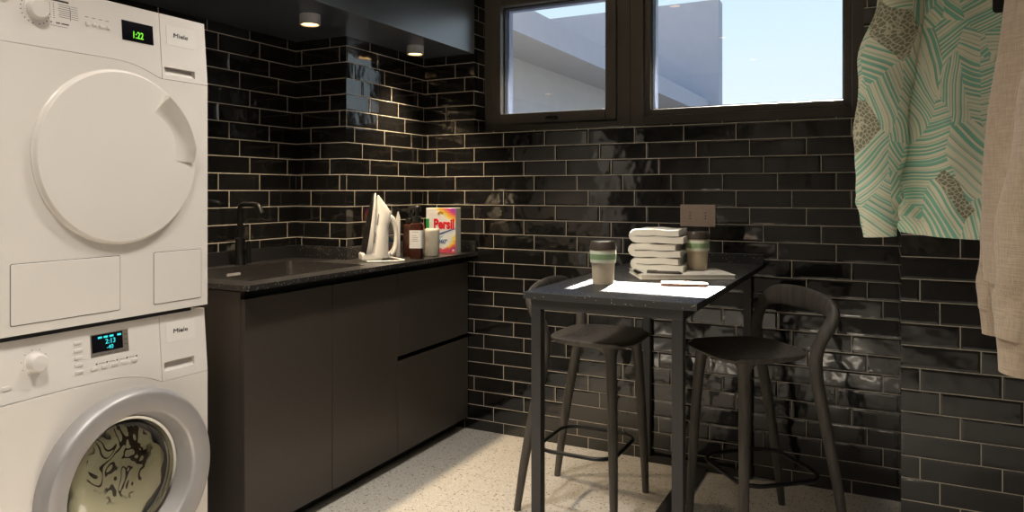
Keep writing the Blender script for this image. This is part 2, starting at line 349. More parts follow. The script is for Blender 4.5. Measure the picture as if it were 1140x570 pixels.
def lathe(bm, prof, center=(0, 0, 0), axis='Z', seg=32, cap=True):
    """prof: (radius, height) list, swept round an axis"""
    rings = []
    for r, h in prof:
        ring = []
        for i in range(seg):
            a = 2*math.pi*i/seg; c, s = r*math.cos(a), r*math.sin(a)
            p_ = {'Z': (c, s, h), 'X': (h, c, s), 'Y': (c, h, s)}[axis]
            ring.append(bm.verts.new(Vector(p_)+Vector(center)))
        rings.append(ring)
    for a, b in zip(rings, rings[1:]):
        for i in range(seg): bm.faces.new((a[i], a[(i+1) % seg], b[(i+1) % seg], b[i]))
    if cap:
        if prof[0][0] > 1e-6: bm.faces.new(rings[0])
        if prof[-1][0] > 1e-6: bm.faces.new(rings[-1])
    return [v for r in rings for v in r]
def cyl(bm, p0, p1, r0, r1=None, seg=20):
    r1 = r0 if r1 is None else r1
    p0, p1 = Vector(p0), Vector(p1)
    q = (p1-p0).to_track_quat('Z', 'Y')
    rings = []
    for p_, r in ((p0, r0), (p1, r1)):
        rings.append([bm.verts.new(p_ + q @ Vector((r*math.cos(2*math.pi*i/seg), r*math.sin(2*math.pi*i/seg), 0))) for i in range(seg)])
    for i in range(seg): bm.faces.new((rings[0][i], rings[0][(i+1) % seg], rings[1][(i+1) % seg], rings[1][i]))
    bm.faces.new(rings[0]); bm.faces.new(rings[1])
def prism(bm, poly, d0, d1, plane='YZ'):
    """poly extruded: plane 'YZ' along X, 'XZ' along Y, 'XY' along Z"""
    def pt(a, b, d): return {'YZ': (d, a, b), 'XZ': (a, d, b), 'XY': (a, b, d)}[plane]
    A = [bm.verts.new(pt(a, b, d0)) for a, b in poly]; C = [bm.verts.new(pt(a, b, d1)) for a, b in poly]
    bm.faces.new(A); bm.faces.new(C); n = len(poly)
    for i in range(n): bm.faces.new((A[i], A[(i+1) % n], C[(i+1) % n], C[i]))
def rrect(a0, a1, b0, b1, r, n=5):
    out = []
    for (ca, cb, s) in ((a1-r, b1-r, 0), (a0+r, b1-r, 90), (a0+r, b0+r, 180), (a1-r, b0+r, 270)):
        for i in range(n+1):
            t = math.radians(s+90*i/n); out.append((ca+r*math.cos(t), cb+r*math.sin(t)))
    return out
def spline(pts, n=8):
    """Catmull-Rom through tuples of any length"""
    out = []; k = len(pts)
    for i in range(k-1):
        p0, p1, p2, p3 = pts[max(i-1, 0)], pts[i], pts[i+1], pts[min(i+2, k-1)]
        for j in range(n):
            t = j/n
            out.append(tuple(0.5*((2*b)+(-a+c)*t+(2*a-5*b+4*c-d)*t*t+(-a+3*b-3*c+d)*t**3) for a, b, c, d in zip(p0, p1, p2, p3)))
    out.append(tuple(pts[-1])); return out
def sweep(bm, pts, ref=(1, 0, 0), seg=14, closed=False, warp=None):
    """pts: (x,y,z,ra,rb): an elliptic tube; ra lies along ref"""
    n = len(pts); rings = []
    for i, p_ in enumerate(pts):
        c = Vector(p_[:3])
        a = Vector(pts[(i-1) % n if closed else max(i-1, 0)][:3]); b = Vector(pts[(i+1) % n if closed else min(i+1, n-1)][:3])
        t = (b-a).normalized(); rf = Vector(ref); n1 = (rf - t*rf.dot(t)).normalized(); n2 = t.cross(n1)
        ring = []
        for k in range(seg):
            th = 2*math.pi*k/seg; ra, rb = p_[3], p_[4]
            f = warp(i/(n-1), th) if warp else 1
            ring.append(bm.verts.new(c + n1*(ra*math.cos(th)*f) + n2*(rb*math.sin(th)*f)))
        rings.append(ring)
    m = n if closed else n-1
    for i in range(m):
        a, b = rings[i], rings[(i+1) % n]
        for k in range(seg): bm.faces.new((a[k], a[(k+1) % seg], b[(k+1) % seg], b[k]))
    if not closed: bm.faces.new(rings[0]); bm.faces.new(rings[-1])
def text_bm(s, size, offset=0.0, depth=0.0004, align='CENTER'):
    c = bpy.data.curves.new('t', 'FONT'); c.body = s; c.size = size; c.offset = offset; c.extrude = depth; c.align_x = align; c.align_y = 'CENTER'; c.resolution_u = 3
    o = bpy.data.objects.new('t', c); COL.objects.link(o)
    dg = bpy.context.evaluated_depsgraph_get(); me = bpy.data.meshes.new_from_object(o.evaluated_get(dg))
    bm = B(); bm.from_mesh(me); bpy.data.objects.remove(o); bpy.data.meshes.remove(me); bpy.data.curves.remove(c)
    return bm
FACE_X = Matrix(((0, 0, 1, 0), (1, 0, 0, 0), (0, 1, 0, 0), (0, 0, 0, 1)))     # text reading along +Y, facing +X
FACE_NY = Matrix(((1, 0, 0, 0), (0, 0, -1, 0), (0, 1, 0, 0), (0, 0, 0, 1)))   # text reading along +X, facing -Y
def text(name, s, size, loc, mat, parent, m4=FACE_X, offset=0.0, local=False, sx=1.0, shear=None):
    bm = text_bm(s, size, offset)
    bmesh.ops.transform(bm, verts=bm.verts, matrix=Matrix.Translation(loc) @ m4 @ Matrix.Diagonal((sx, 1, 1, 1)))
    if shear:
        for v in bm.verts: shear(v)
    return obj(name, bm, mat, parent, smooth=False, local=local)

# ------------------------------------------------------------------ the room
XL, XP, XS = -0.985, -0.687, -0.390       # recessed left wall, pillar side, bulkhead face / window jamb
YP = -0.629; YF = -4.4; XR = 2.35; ZC = 2.46
WX1, WZ0, WZ1 = 1.385, 1.502, 2.24        # window opening
obj('floor', bx(XL-0.2, XR+0.2, YF-0.2, 0.3, -0.12, 0), M['terrazzo'], smooth=False, kind='structure')
bm = B()
box(bm, XS, WX1, 0, 0.26, 0, WZ0); box(bm, XL-0.2, XS, 0, 0.26, 0, ZC); box(bm, WX1, XR+0.2, 0, 0.26, 0, ZC); box(bm, XS, WX1, 0, 0.26, WZ1, ZC)
wb = obj('wall_back', bm, [M['tile_back'], M['tile_side'], M['stucco']], smooth=False, kind='structure')
for f in wb.data.polygons:
    if abs(f.normal.x) > 0.5: f.material_index = 1
    if f.normal.y > 0.5: f.material_index = 2
obj('wall_left', bx(XL-0.2, XL, YF, YP, 0, ZC), M['tile_side'], smooth=False, kind='structure')
wp = obj('wall_left_pillar', bx(XL-0.2, XP, YP, 0.0, 0, ZC), [M['tile_side'], M['tile_back']], smooth=False, kind='structure')
for f in wp.data.polygons:
    if abs(f.normal.y) > 0.5: f.material_index = 1
wp = obj('wall_right_pillar', bx(1.506, XR, -0.50, 0.0, 0, ZC), [M['tile_side'], M['tile_pillar']], smooth=False, kind='structure')
for f in wp.data.polygons:
    if abs(f.normal.y) > 0.5: f.material_index = 1
obj('wall_right', bx(XR, XR+0.2, YF, 0.0, 0, ZC), M['paint'], smooth=False, kind='structure')
obj('wall_front', bx(XL-0.2, XR+0.2, YF-0.2, YF, 0, ZC), M['paint'], smooth=False, kind='structure')
obj('ceiling', bx(XL-0.2, XR+0.2, YF-0.2, 0.26, ZC, ZC+0.15), M['ceil'], smooth=False, kind='structure')
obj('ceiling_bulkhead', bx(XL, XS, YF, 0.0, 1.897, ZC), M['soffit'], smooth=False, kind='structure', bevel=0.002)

# windows: left casement and right fixed light, each a framed unit
YW = 0.105
def frame_ring(bm, x0, x1, z0, z1, wd, y0, y1):
    box(bm, x0, x0+wd, y0, y1, z0, z1); box(bm, x1-wd, x1, y0, y1, z0, z1)
    box(bm, x0+wd, x1-wd, y0, y1, z0, z0+wd); box(bm, x0+wd, x1-wd, y0, y1, z1-wd, z1)
def window(name, x0, x1, casement):
    t = bpy.data.objects.new(name, None); COL.objects.link(t); t.location = ((x0+x1)/2, YW, WZ0); t['kind'] = 'structure'
    bm = B(); wl = 0.043 if casement else 0.064; wr = 0.063 if casement else 0.047
    box(bm, x0, x0+wl, YW, YW+0.07, WZ0, WZ1); box(bm, x1-wr, x1, YW, YW+0.07, WZ0, WZ1)
    box(bm, x0+wl, x1-wr, YW, YW+0.07, WZ0, WZ0+(0.038 if casement else 0.05)); box(bm, x0+wl, x1-wr, YW, YW+0.07, WZ1-0.04, WZ1)
    obj('window_frame', bm, M['frame'], t, smooth=False, bevel=0.003)
    a, b = x0+wl+0.002, x1-wr-0.002; z0 = WZ0+(0.040 if casement else 0.052); z1 = WZ1-0.042
    sw = 0.054 if casement else 0.030; dy = -0.012 if casement else 0.012
    bm = B(); frame_ring(bm, a, b, z0, z1, sw, YW+dy, YW+0.075)
    obj('sash' if casement else 'glazing_bead', bm, M['frame'], t, smooth=False, bevel=0.004)
    bm = B(); frame_ring(bm, a+sw-0.001, b-sw+0.001, z0+sw-0.001, z1-sw+0.001, 0.006, YW+0.028, YW+0.06)
    obj('gasket', bm, M['gasket'], t, smooth=False)
    obj('pane', bx(a+sw, b-sw, YW+0.040, YW+0.046, z0+sw, z1-sw), M['glass'], t, smooth=False)
    # outer jamb trim seen through the glass on the left side
    bm = B(); frame_ring(bm, a+sw-0.03, b-sw+0.03, z0+sw-0.045, z1-sw+0.03, 0.036, YW+0.0755, YW+0.12)
    obj('outer_trim', bm, M['reveal_pvc'], t, smooth=False, bevel=0.003)
    if casement:
        xm = 0.0
        bm = B(); prism(bm, rrect(xm-0.03, xm+0.03, z0+0.012, z0+0.032, 0.008), YW+dy-0.008, YW+dy, 'XZ')
        h = obj('handle_plate', bm, M['blackmetal'], t)
        bm = B(); prism(bm, rrect(xm-0.028, xm+0.014, z0+0.014, z0+0.026, 0.005), YW+dy-0.026, YW+dy-0.014, 'XZ'); cyl(bm, (xm-0.02, YW+dy-0.02, z0+0.02), (xm-0.02, YW+dy-0.006, z0+0.02), 0.006)
        obj('handle', bm, M['blackmetal'], h)
    return t
window('window_1', XS, 0.392, True)
window('window_2', 0.392, WX1, False)

# the building outside: roof slab with fascia, wall under it, higher cross wall, and an added sun-blocking slab
XF = -1.5
def outside(name, bm): return obj(name, bm, M['stucco'], smooth=False, kind='structure')
outside('outside_roof_slab', bx(-5.5, XF, 1.3, 10.79, 2.645, 2.91))
outside('outside_side_wall', bx(-5.4, -2.11, 1.3, 10.79, 0.0, 2.645))
outside('outside_cross_wall', bx(-9.0, -1.33, 10.8, 11.15, 0.0, 4.81))
outside('outside_sun_blocker', bx(-1.2, 3.2, 0.26, 1.5, 2.80, 2.95))  # unseen slab, added so that its shadow cuts the sun patch short
obj('outside_ground', bx(-9, 9, 0.26, 14, -0.15, -0.02), M['paving'], smooth=False, kind='structure')

# ------------------------------------------------------------------ base cabinets
XC = -0.425; XK = -0.49; CZ = 0.897; CE = -0.372       # door faces, plinth, worktop height and front edge
sc = thing('sink_cabinet', 'matt graphite two-door base cabinet under the sink', 'cabinet', (-0.72, -1.03, 0))
bm = B(); box(bm, XL+0.003, XC-0.02, -1.452, -0.632, 0.055, 0.60); box(bm, XL+0.003, -0.9, -1.43, -0.632, 0.60, 0.84)
box(bm, -0.45, XC-0.02, -1.43, -0.605, 0.60, 0.80); box(bm, -0.68, XC-0.02, -0.632, -0.605, 0.055, 0.84)
obj('carcass', bm, M['cab'], sc, smooth=False)
obj('end_panel', bx(XL+0.003, XC-0.0205, -1.456, -1.4385, 0.0, 0.868), M['cab'], sc, smooth=False, bevel=0.001)
for y0, y1 in ((-1.456, -1.0275), (-1.0245, -0.6045)):
    obj('door', bx(XC-0.019, XC, y0, y1, 0.058, 0.845), M['cab'], sc, smooth=False, bevel=0.0015)
obj('plinth', bx(XK-0.016, XK, -1.438, -0.605, 0, 0.057), M['black'], sc, smooth=False)
obj('grip_channel', bx(XC-0.045, XC-0.03, -1.4375, -0.605, 0.80, 0.872), M['black'], sc, smooth=False)
dc = thing('drawer_cabinet', 'matt graphite base cabinet with two wide drawers in the corner', 'cabinet', (-0.56, -0.30, 0))
bm = B(); box(bm, XP+0.003, XC-0.02, -0.601, -0.003, 0.055, 0.46); box(bm, XP+0.003, -0.46, -0.601, -0.003, 0.49, 0.80)
obj('carcass', bm, M['cab'], dc, smooth=False)
for z0, z1 in ((0.058, 0.463), (0.484, 0.845)):
    obj('drawer', bx(XC-0.019, XC, -0.6015, -0.003, z0, z1), M['cab'], dc, smooth=False, bevel=0.0015)
obj('plinth', bx(XK-0.016, XK, -0.603, -0.003, 0, 0.057), M['black'], dc, smooth=False)
obj('grip_channel', bx(XC-0.045, XC-0.03, -0.603, -0.003, 0.80, 0.872), M['black'], dc, smooth=False)
ct = thing('worktop', 'black speckled quartz worktop over the graphite cabinets', 'worktop', (-0.7, -0.7, CZ-0.02))
SX0, SX1, SY0, SY1 = -0.888, -0.46, -1.40, -0.775
bm = B(); z0, z1 = CZ-0.018, CZ
box(bm, XL+0.001, SX0, -1.497, YP-0.001, z0, z1); box(bm, SX1, CE, -1.497, -0.001, z0, z1)
box(bm, SX0, SX1, -1.497, SY0, z0, z1); box(bm, SX0, SX1, SY1, YP-0.001, z0, z1); box(bm, XP+0.001, SX1, YP-0.001, -0.001, z0, z1)
bmesh.ops.remove_doubles(bm, verts=bm.verts, dist=1e-5)
obj('slab', bm, M['quartz'], ct, smooth=False)
bm = B(); h = CZ+0.056
box(bm, XL+0.001, XL+0.016, -1.497, YP-0.001, z1, h); box(bm, XL+0.016, XP+0.016, YP-0.016, YP-0.001, z1, h); box(bm, XP+0.001, XP+0.016, YP-0.001, -0.016, z1, h); box(bm, XP+0.001, -0.376, -0.016, -0.001, z1, h)
obj('upstand', bm, M['quartz'], ct, smooth=False)
sk = thing('sink', 'dark brushed steel sink set in the black worktop', 'sink', (-0.67, -1.09, 0.72))
bm = B(); zb, zt = 0.715, CZ+0.001; r = 0.03
outer = rrect(SX0+0.001, SX1-0.001, SY0+0.001, SY1-0.001, r); 
V1 = [bm.verts.new((a, b, zt)) for a, b in outer]
V2 = [bm.verts.new((a, b, zt)) for a, b in rrect(SX0+0.006, SX1-0.006, SY0+0.006, SY1-0.006, r-0.004)]
V3 = [bm.verts.new((a, b, zb+0.02)) for a, b in rrect(SX0+0.008, SX1-0.008, SY0+0.008, SY1-0.008, r-0.004)]
V4 = [bm.verts.new((a, b, zb)) for a, b in rrect(SX0+0.03, SX1-0.03, SY0+0.03, SY1-0.03, r-0.01)]
V5 = [bm.verts.new((a, b, zb-0.003)) for a, b in outer]
n = len(outer)
for A, C in ((V1, V2), (V2, V3), (V3, V4), (V1, V5)):
    for i in range(n): bm.faces.new((A[i], A[(i+1) % n], C[(i+1) % n], C[i]))
bm.faces.new(V4); bm.faces.new(V5)
obj('basin', bm, M['steel'], sk)
bm = B(); lathe(bm, [(0.001, zb+0.004), (0.03, zb+0.005), (0.038, zb+0.001)], (-0.67, -1.09, 0)); obj('drain', bm, M['chrome'], sk)
bm = B(); prism(bm, rrect(-1.125, -1.055, 0.862, 0.873, 0.004), SX0+0.008, SX0+0.0095, 'YZ'); obj('overflow_slot', bm, M['silver'], sk)
fa = thing('faucet', 'slim black sink tap with short angled spout', 'tap', (-0.93, -1.01, CZ))
CZ += 0.0006
bm = B(); FX, FY = -0.93, -1.010
lathe(bm, [(0.023, CZ), (0.023, CZ+0.004), (0.020, CZ+0.008), (0.020, CZ+0.11), (0.0125, CZ+0.115)], (FX, FY, 0), seg=24); obj('body', bm, M['blackmetal'], fa)
bm = B(); sweep(bm, [(a, b, c, 0.0115, 0.0115) for a, b, c in spline([(FX, FY, CZ+0.11), (FX, FY, 1.124), (FX+0.006, FY, 1.142), (FX+0.022, FY, 1.148), (FX+0.075, FY, 1.148), (FX+0.098, FY, 1.143), (FX+0.108, FY, 1.132), (FX+0.118, FY, 1.112)], 6)], ref=(0, 1, 0), seg=16); obj('spout', bm, M['blackmetal'], fa)
bm = B(); sweep(bm, [(FX+0.018, FY, CZ+0.058, 0.008, 0.008), (FX+0.036, FY+0.004, CZ+0.058, 0.008, 0.008)], ref=(0, 0, 1)); sweep(bm, [(FX+0.044, FY+0.005, CZ+0.008, 0.011, 0.013), (FX+0.043, FY+0.005, CZ+0.06, 0.0105, 0.011), (FX+0.042, FY+0.005, CZ+0.10, 0.008, 0.008)], ref=(1, 0, 0), seg=18); obj('lever', bm, M['blackmetal'], fa)
CZ -= 0.0006

# ------------------------------------------------------------------ washing machine and dryer
MX = -0.360; MY0, MY1 = -2.256, -1.660
def machine(kind, z0, label, cat):
    dry = kind == 'dryer'
    t = thing('tumble_dryer' if dry else 'washing_machine', label, cat, (-0.66, -1.958, z0))
    zt = z0+0.85
    ys = -1.8145                                   # seam between fascia and the right-hand front
    if dry: line = [(-2.256, 1.551), (-2.085, 1.552), (-1.985, 1.553), (-1.93, 1.551), (-1.893, 1.545), (-1.86, 1.535), (-1.835, 1.525), (ys, 1.519)]; zr = 1.5205
    else:   line = [(-2.256, 0.703), (-2.085, 0.706), (-1.985, 0.705), (-1.93, 0.701), (-1.893, 0.694), (-1.86, 0.684), (-1.835, 0.673), (ys, 0.663)]; zr = 0.6635
    line = spline(line, 5)
    lean = 0.014/0.17
    def tilt(bm, zref=zr):
        for v in bm.verts:
            if v.co.z > zref: v.co.x -= (v.co.z-zref)*lean
        return bm
    FXL = lambda z: MX - max(0, z-zr)*lean         # x of the leaning fascia at height z
    # housing behind the fronts
    hx = MX-0.02 if dry else MX-0.16
    bm = B(); prism(bm, [(-0.958, z0+0.012), (hx, z0+0.012), (hx, zr), (min(hx, FXL(zt)-0.02), zt-0.002), (-0.958, zt-0.002)], MY0+0.002, MY1-0.002, 'XZ')
    if not dry:
        side = [(hx, z0+0.012), (MX-0.0215, z0+0.012), (MX-0.0215, zr), (FXL(zt)-0.0235, zt-0.002), (hx, zt-0.002)]
        prism(bm, side, MY0+0.002, MY0+0.014, 'XZ'); prism(bm, side, MY1-0.014, MY1-0.002, 'XZ')
        box(bm, hx, FXL(zt)-0.0235, MY0+0.014, MY1-0.014, zt-0.012, zt-0.002)
    obj('housing', bm, M['enamel'], t, smooth=False, bevel=0.004)
    # lower front sheet, cut along the fascia line
    poly = [(MY0, z0+0.004), (MY1, z0+0.004), (MY1, zr-0.0006), (ys, zr-0.0006)] + [(y, z-0.0006) for y, z in reversed(line)]
    bm = B()
    if dry: prism(bm, poly, MX-0.021, MX, 'YZ')
    else:
        cc = Vector((-1.925, 0.425)); rad = 0.205
        angs = sorted([2*math.pi*k/72 for k in range(72)]+[math.atan2(b-cc.y, a-cc.x) % (2*math.pi) for a, b in poly])
        def hit(a):
            d = Vector((math.cos(a), math.sin(a))); best = None
            for k in range(len(poly)):
                p0 = Vector(poly[k]); p1 = Vector(poly[(k+1) % len(poly)]); ee = p1-p0; den = d.x*ee.y-d.y*ee.x
                if abs(den) < 1e-9: continue
                q_ = p0-cc; tt = (q_.x*ee.y-q_.y*ee.x)/den; uu = (q_.x*d.y-q_.y*d.x)/den
                if tt > 0 and -1e-6 <= uu <= 1+1e-6 and (best is None or tt > best): best = tt
            return cc+d*best
        rows_ = []
        for x_ in (MX-0.021, MX):
            rows_.append([[bm.verts.new((x_, cc.x+rad*math.cos(a), cc.y+rad*math.sin(a))) for a in angs], [bm.verts.new((x_, *hit(a))) for a in angs]])
        n_ = len(angs)
        for k in range(n_):
            l_ = (k+1) % n_; (ai, ao), (bi, bo) = rows_
            for q4 in ((ai[k], ai[l_], ao[l_], ao[k]), (bi[k], bi[l_], bo[l_], bo[k]), (ai[k], ai[l_], bi[l_], bi[k]), (ao[k], ao[l_], bo[l_], bo[k])): bm.faces.new(q4)
        bmesh.ops.remove_doubles(bm, verts=bm.verts, dist=1e-6)
    obj('front_sheet', bm, M['enamel'], t, bevel=0.004, seg=3)
    bm = B(); prism(bm, [(y, z+0.0008) for y, z in line[:-1]]+[(ys-0.0008, line[-1][1]+0.0008), (ys-0.0008, zt), (MY0, zt)], MX-0.022, MX, 'YZ')
    obj('fascia', tilt(bm), M['enamel2'], t, bevel=0.0022, seg=2)
    # container front with a grip pocket
    gy0, gy1 = -1.806, -1.704; gz0, gz1 = (zr+0.014, zr+0.036) if dry else (zr+0.027, zr+0.052)
    bm = B(); A = MX-0.022
    box(bm, A, MX, ys+0.0008, gy0, zr+0.0008, zt); box(bm, A, MX, gy1, MY1, zr+0.0008, zt); box(bm, A, MX, gy0, gy1, zr+0.0008, gz0); box(bm, A, MX, gy0, gy1, gz1, zt)
    bmesh.ops.remove_doubles(bm, verts=bm.verts, dist=1e-5)
    dr = obj('container_front' if dry else 'detergent_drawer', tilt(bm), M['enamel2'], t, smooth=False)
    bm = B(); vs = [(MX-0.021, gz0), (MX-0.004, gz0), (MX-0.006, gz0+0.003), (MX-0.017, gz1), (MX-0.021, gz1)]
    prism(bm, vs, gy0, gy1, 'XZ'); obj('grip_pocket', tilt(bm), M['ledge'], dr)
    zl = zt-0.034 if not dry else zt-0.0545
    lz0, lz1 = (zt-0.086, zt-0.03) if dry else (zt-0.082, zt-0.026)
    bm = B(); box(bm, MX-0.001, MX+0.0006, -1.795, -1.698, lz0, lz1); nb = obj('name_badge', tilt(bm), M['label_w'], dr, smooth=False, bevel=0.0004)
    text('maker_name', 'Miele', 0.0185, (MX+0.0012-(lz0+0.03-zr)*lean, -1.747, lz0+0.030), M['inkb'], dr, offset=0.0, sx=1.25)
    def fpt(y, z, d=0.0): return (FXL(z)+d, y, z)
    nx = Vector((1, 0, lean)).normalized()
    # programme dial with its ring of marks
    if dry: dy, dz, rk, rr_ = -2.157, 1.641, 0.024, 0.034
    else:   dy, dz, rk, rr_ = -2.158, 0.789, 0.022, 0.031
    bm = B(); lathe(bm, [(rk+0.004, 0.0), (rk+0.004, 0.002), (rk, 0.004), (rk-0.001, 0.020), (rk-0.004, 0.0235), (0.0, 0.0245)], (FXL(dz), dy, dz), 'X', 36)
    dial = obj('dial', bm, M['enamel2'], t)
    bm = B()
    for k in range(20):
        a = math.radians(-75+k*17.5); y, z = dy+rr_*math.cos(a), dz+rr_*math.sin(a)
        if not dry and k % 2: continue
        s_ = 0.0016 if dry else 0.0011
        cyl(bm, fpt(y, z, -0.001), fpt(y, z, 0.0005), s_, seg=8)
    obj('dial_marks', bm, M['ink'], t, smooth=False)
    if dry:
        y0, y1, zz0, zz1 = -1.932, -1.838, 1.611, 1.665
        bm = B(); box(bm, MX-0.001, MX+0.0012, y0, y1, zz0, zz1); d_ = obj('display', tilt(bm), M['screen'], t, smooth=False)
        text('digits', '1:22', 0.026, fpt(-1.886, 1.629, 0.0018), M['green_led'], d_, sx=0.78, offset=0.0004)
        for k in range(4):
            y = -2.028+k*0.0185
            bm = B(); lathe(bm, [(0.0055, 0), (0.0055, 0.003), (0.004, 0.0042), (0, 0.0044)], fpt(y, 1.634), 'X', 16); obj('button', bm, M['enamel2'], t)
        bm = B()
        for k in range(4):
            y = -2.028+k*0.0185; box(bm, MX-0.001, MX+0.0004, y-0.005, y+0.004, 1.6505, 1.652)
        obj('button_captions', tilt(bm), M['ink'], t, smooth=False)
        bm = B(); lathe(bm, [(0.011, 0), (0.011, 0.003), (0.009, 0.0045), (0, 0.005)], fpt(-2.228, 1.655), 'X', 20); obj('power_button', bm, M['enamel2'], t)
        # programme list: a black heading bar and rows of small print
        bm = B(); box(bm, MX-0.001, MX+0.0004, -2.125, -2.074, 1.674, 1.6785); obj('list_heading', tilt(bm), M['inkb'], t, smooth=False)
        bm = B(); rnd = random.Random(3)
        for k in range(8):
            z = 1.668-k*0.0052
            box(bm, MX-0.001, MX+0.0003, -2.1225, -2.1205, z-0.0008, z+0.0008)
            box(bm, MX-0.001, MX+0.0003, -2.114, -2.111, z-0.0008, z+0.0008)
            if k < 7: box(bm, MX-0.001, MX+0.0003, -2.102+rnd.random()*0.004, -2.075+rnd.random()*0.006, z-0.0007, z+0.0005); box(bm, MX-0.001, MX+0.0003, -2.069, -2.053+rnd.random()*0.003, z-0.0007, z+0.0003)
        box(bm, MX-0.001, MX+0.0003, -2.0718, -2.0705, 1.632, 1.666)
        for a, b in ((-2.121, -2.118), (-2.108, -2.098), (-2.095, -2.076)): box(bm, MX-0.001, MX+0.0004, a, b, 1.618, 1.6215)
        box(bm, MX-0.001, MX+0.0003, -2.121, -2.08, 1.6115, 1.6125)
        obj('programme_list', tilt(bm), M['ink'], t, smooth=False)
    else:
        y0, y1, zz0, zz1 = -2.018, -1.912, 0.771, 0.829
        bm = B(); box(bm, MX-0.001, MX+0.0010, y0, y1, zz0, zz1); d_ = obj('display', tilt(bm), M['ledge'], t, smooth=False, bevel=0.0006)
        d_.data.materials[0] = M['silver_dark'] if 'silver_dark' in M else M['plate']
        bm = B(); box(bm, MX-0.001, MX+0.0016, y0+0.003, y1-0.017, zz0+0.011, zz1-0.002); d2 = obj('screen', tilt(bm), M['screen'], d_, smooth=False)
        bm = B()
        for a in (-1.998, -1.982, -1.966, -1.944): box(bm, MX, MX+0.0021, a, a+0.011, 0.8165, 0.8215)
        obj('status_marks', tilt(bm), M['cyan_led'], d_, smooth=False)
        text('digits', '2:13', 0.018, fpt(-1.964, 0.806, 0.0022), M['cyan_led'], d_, sx=0.95)
        text('digits', '-40', 0.015, fpt(-1.966, 0.791, 0.0022), M['cyan_led'], d_, sx=0.95)
        bm = B()
        for k in range(5): y = -2.012+k*0.0195; box(bm, MX, MX+0.0014, y, y+0.012, 0.7745, 0.7765)
        for k in range(3): box(bm, MX, MX+0.0014, -1.925, -1.916, 0.789+k*0.013, 0.792+k*0.013)
        obj('touch_keys', tilt(bm), M['ink'], d_, smooth=False)
        for k in range(5):
            y = -2.012+k*0.0285
            bm = B(); prism(bm, rrect(y-0.009, y+0.009, 0.7385, 0.7465, 0.0035), FXL(0.74)-0.001, FXL(0.74)+0.0028, 'YZ'); obj('button', bm, M['enamel2'], t, bevel=0.0008)
        bm = B()
        for k in range(5): y = -2.004+k*0.0285; cyl(bm, fpt(y, 0.7525, -0.001), fpt(y, 0.7525, 0.0006), 0.0021, seg=8)
        for k in range(4): y = -2.000+k*0.0285; box(bm, FXL(0.752)-0.001, FXL(0.752)+0.0004, y+0.002, y+0.0185, 0.7521, 0.7528)
        obj('button_marks', bm, M['inkb'], t, smooth=False)
        for k in range(5):
            z = 0.816-k*0.0185
            bm = B(); prism(bm, rrect(-2.062, -2.040, z-0.0038, z+0.0038, 0.003), FXL(z)-0.001, FXL(z)+0.0026, 'YZ'); obj('option_key', bm, M['enamel2'], t, bevel=0.0008)
        bm = B(); prism(bm, rrect(-2.235, -2.213, 0.738, 0.747, 0.004), FXL(0.742)-0.001, FXL(0.742)+0.003, 'YZ'); obj('power_button', bm, M['enamel2'], t, bevel=0.0008)
    # the door
    cy, cz = (-1.9425, 1.2935) if dry else (-1.925, 0.425)
    if dry:
        R = 0.228; c = (MX, cy, cz)
        bm = B(); lathe(bm, [(R+0.004, -0.001), (R+0.004, 0.004), (R+0.001, 0.006), (R-0.0005, 0.009), (R-0.001, 0.013), (R-0.004, 0.0165), (R-0.02, 0.0175), (0.10, 0.0185), (0.0, 0.019)], c, 'X', 96)
        door = obj('door', bm, M['enamel'], t)
        # raised crescent grip on the right rim
        bm = B(); secs = []
        N = 28
        for i in range(N+1):
            a = math.radians(-2+57*i/N); u = i/N
            ri = 0.150+0.012*math.sin(math.pi*u); ro = 0.214; g_ = min(1, 0.25+u/0.3)
            def P3(r, x): return bm.verts.new((MX+x, cy+r*math.cos(a), cz+r*math.sin(a)))
            secs.append([P3(ri, 0.0176), P3(ri+0.35*(ro-ri), 0.0185+0.0015*g_), P3(ri+0.7*(ro-ri), 0.0185+0.010*g_), P3(ro-0.004, 0.0185+0.0225*g_), P3(ro, 0.0185+0.0225*g_), P3(ro+0.002, 0.012)])
        for s0, s1 in zip(secs, secs[1:]):
            for k in range(6): bm.faces.new((s0[k], s0[(k+1) % 6], s1[(k+1) % 6], s1[k]))
        bm.faces.new(secs[0]); bm.faces.new(secs[-1])
        obj('handle', bm, M['enamel'], door)
        for y0, y1 in ((-2.2185, -1.9445), (-1.8420, -1.6845)):
            bm = B(); prism(bm, rrect(y0-0.0016, y1+0.0016, 0.8868-0.0016, 1.0302+0.0016, 0.005), MX-0.001, MX+0.0004, 'YZ'); fr_ = obj('flap_gap', bm, M['ink'], t, smooth=False)
            bm = B(); prism(bm, rrect(y0, y1, 0.8868, 1.0302, 0.004), MX-0.001, MX+0.0018, 'YZ'); obj('filter_flap', bm, M['enamel'], t, bevel=0.0008)
    else:
        c = (MX, cy, cz)
        bm = B(); lathe(bm, [(0.245, -0.001), (0.245, 0.030), (0.238, 0.043), (0.234, 0.046)], c, 'X', 96, cap=False)
        lathe(bm, [(0.234, 0.046), (0.229, 0.0468), (0.21, 0.0445), (0.190, 0.041), (0.184, 0.038), (0.181, 0.032), (0.170, -0.012), (0.166, -0.020)], c, 'X', 96, cap=False)
        bmesh.ops.remove_doubles(bm, verts=bm.verts, dist=1e-5)
        door = obj('door_ring', bm, [M['silver']], t)
        # the grip segment, lower left, parted by two fine radial lines
        bm = B(); N = 24; secs = []
        for i in range(N+1):
            a = math.radians(146+52*i/N)
            def P3(r, x): return bm.verts.new((MX+x, cy+r*math.cos(a), cz+r*math.sin(a)))
            secs.append([P3(0.236, 0.0455), P3(0.2285, 0.0492), P3(0.21, 0.047), P3(0.1885, 0.0432), P3(0.187, 0.032), P3(0.236, 0.035)])
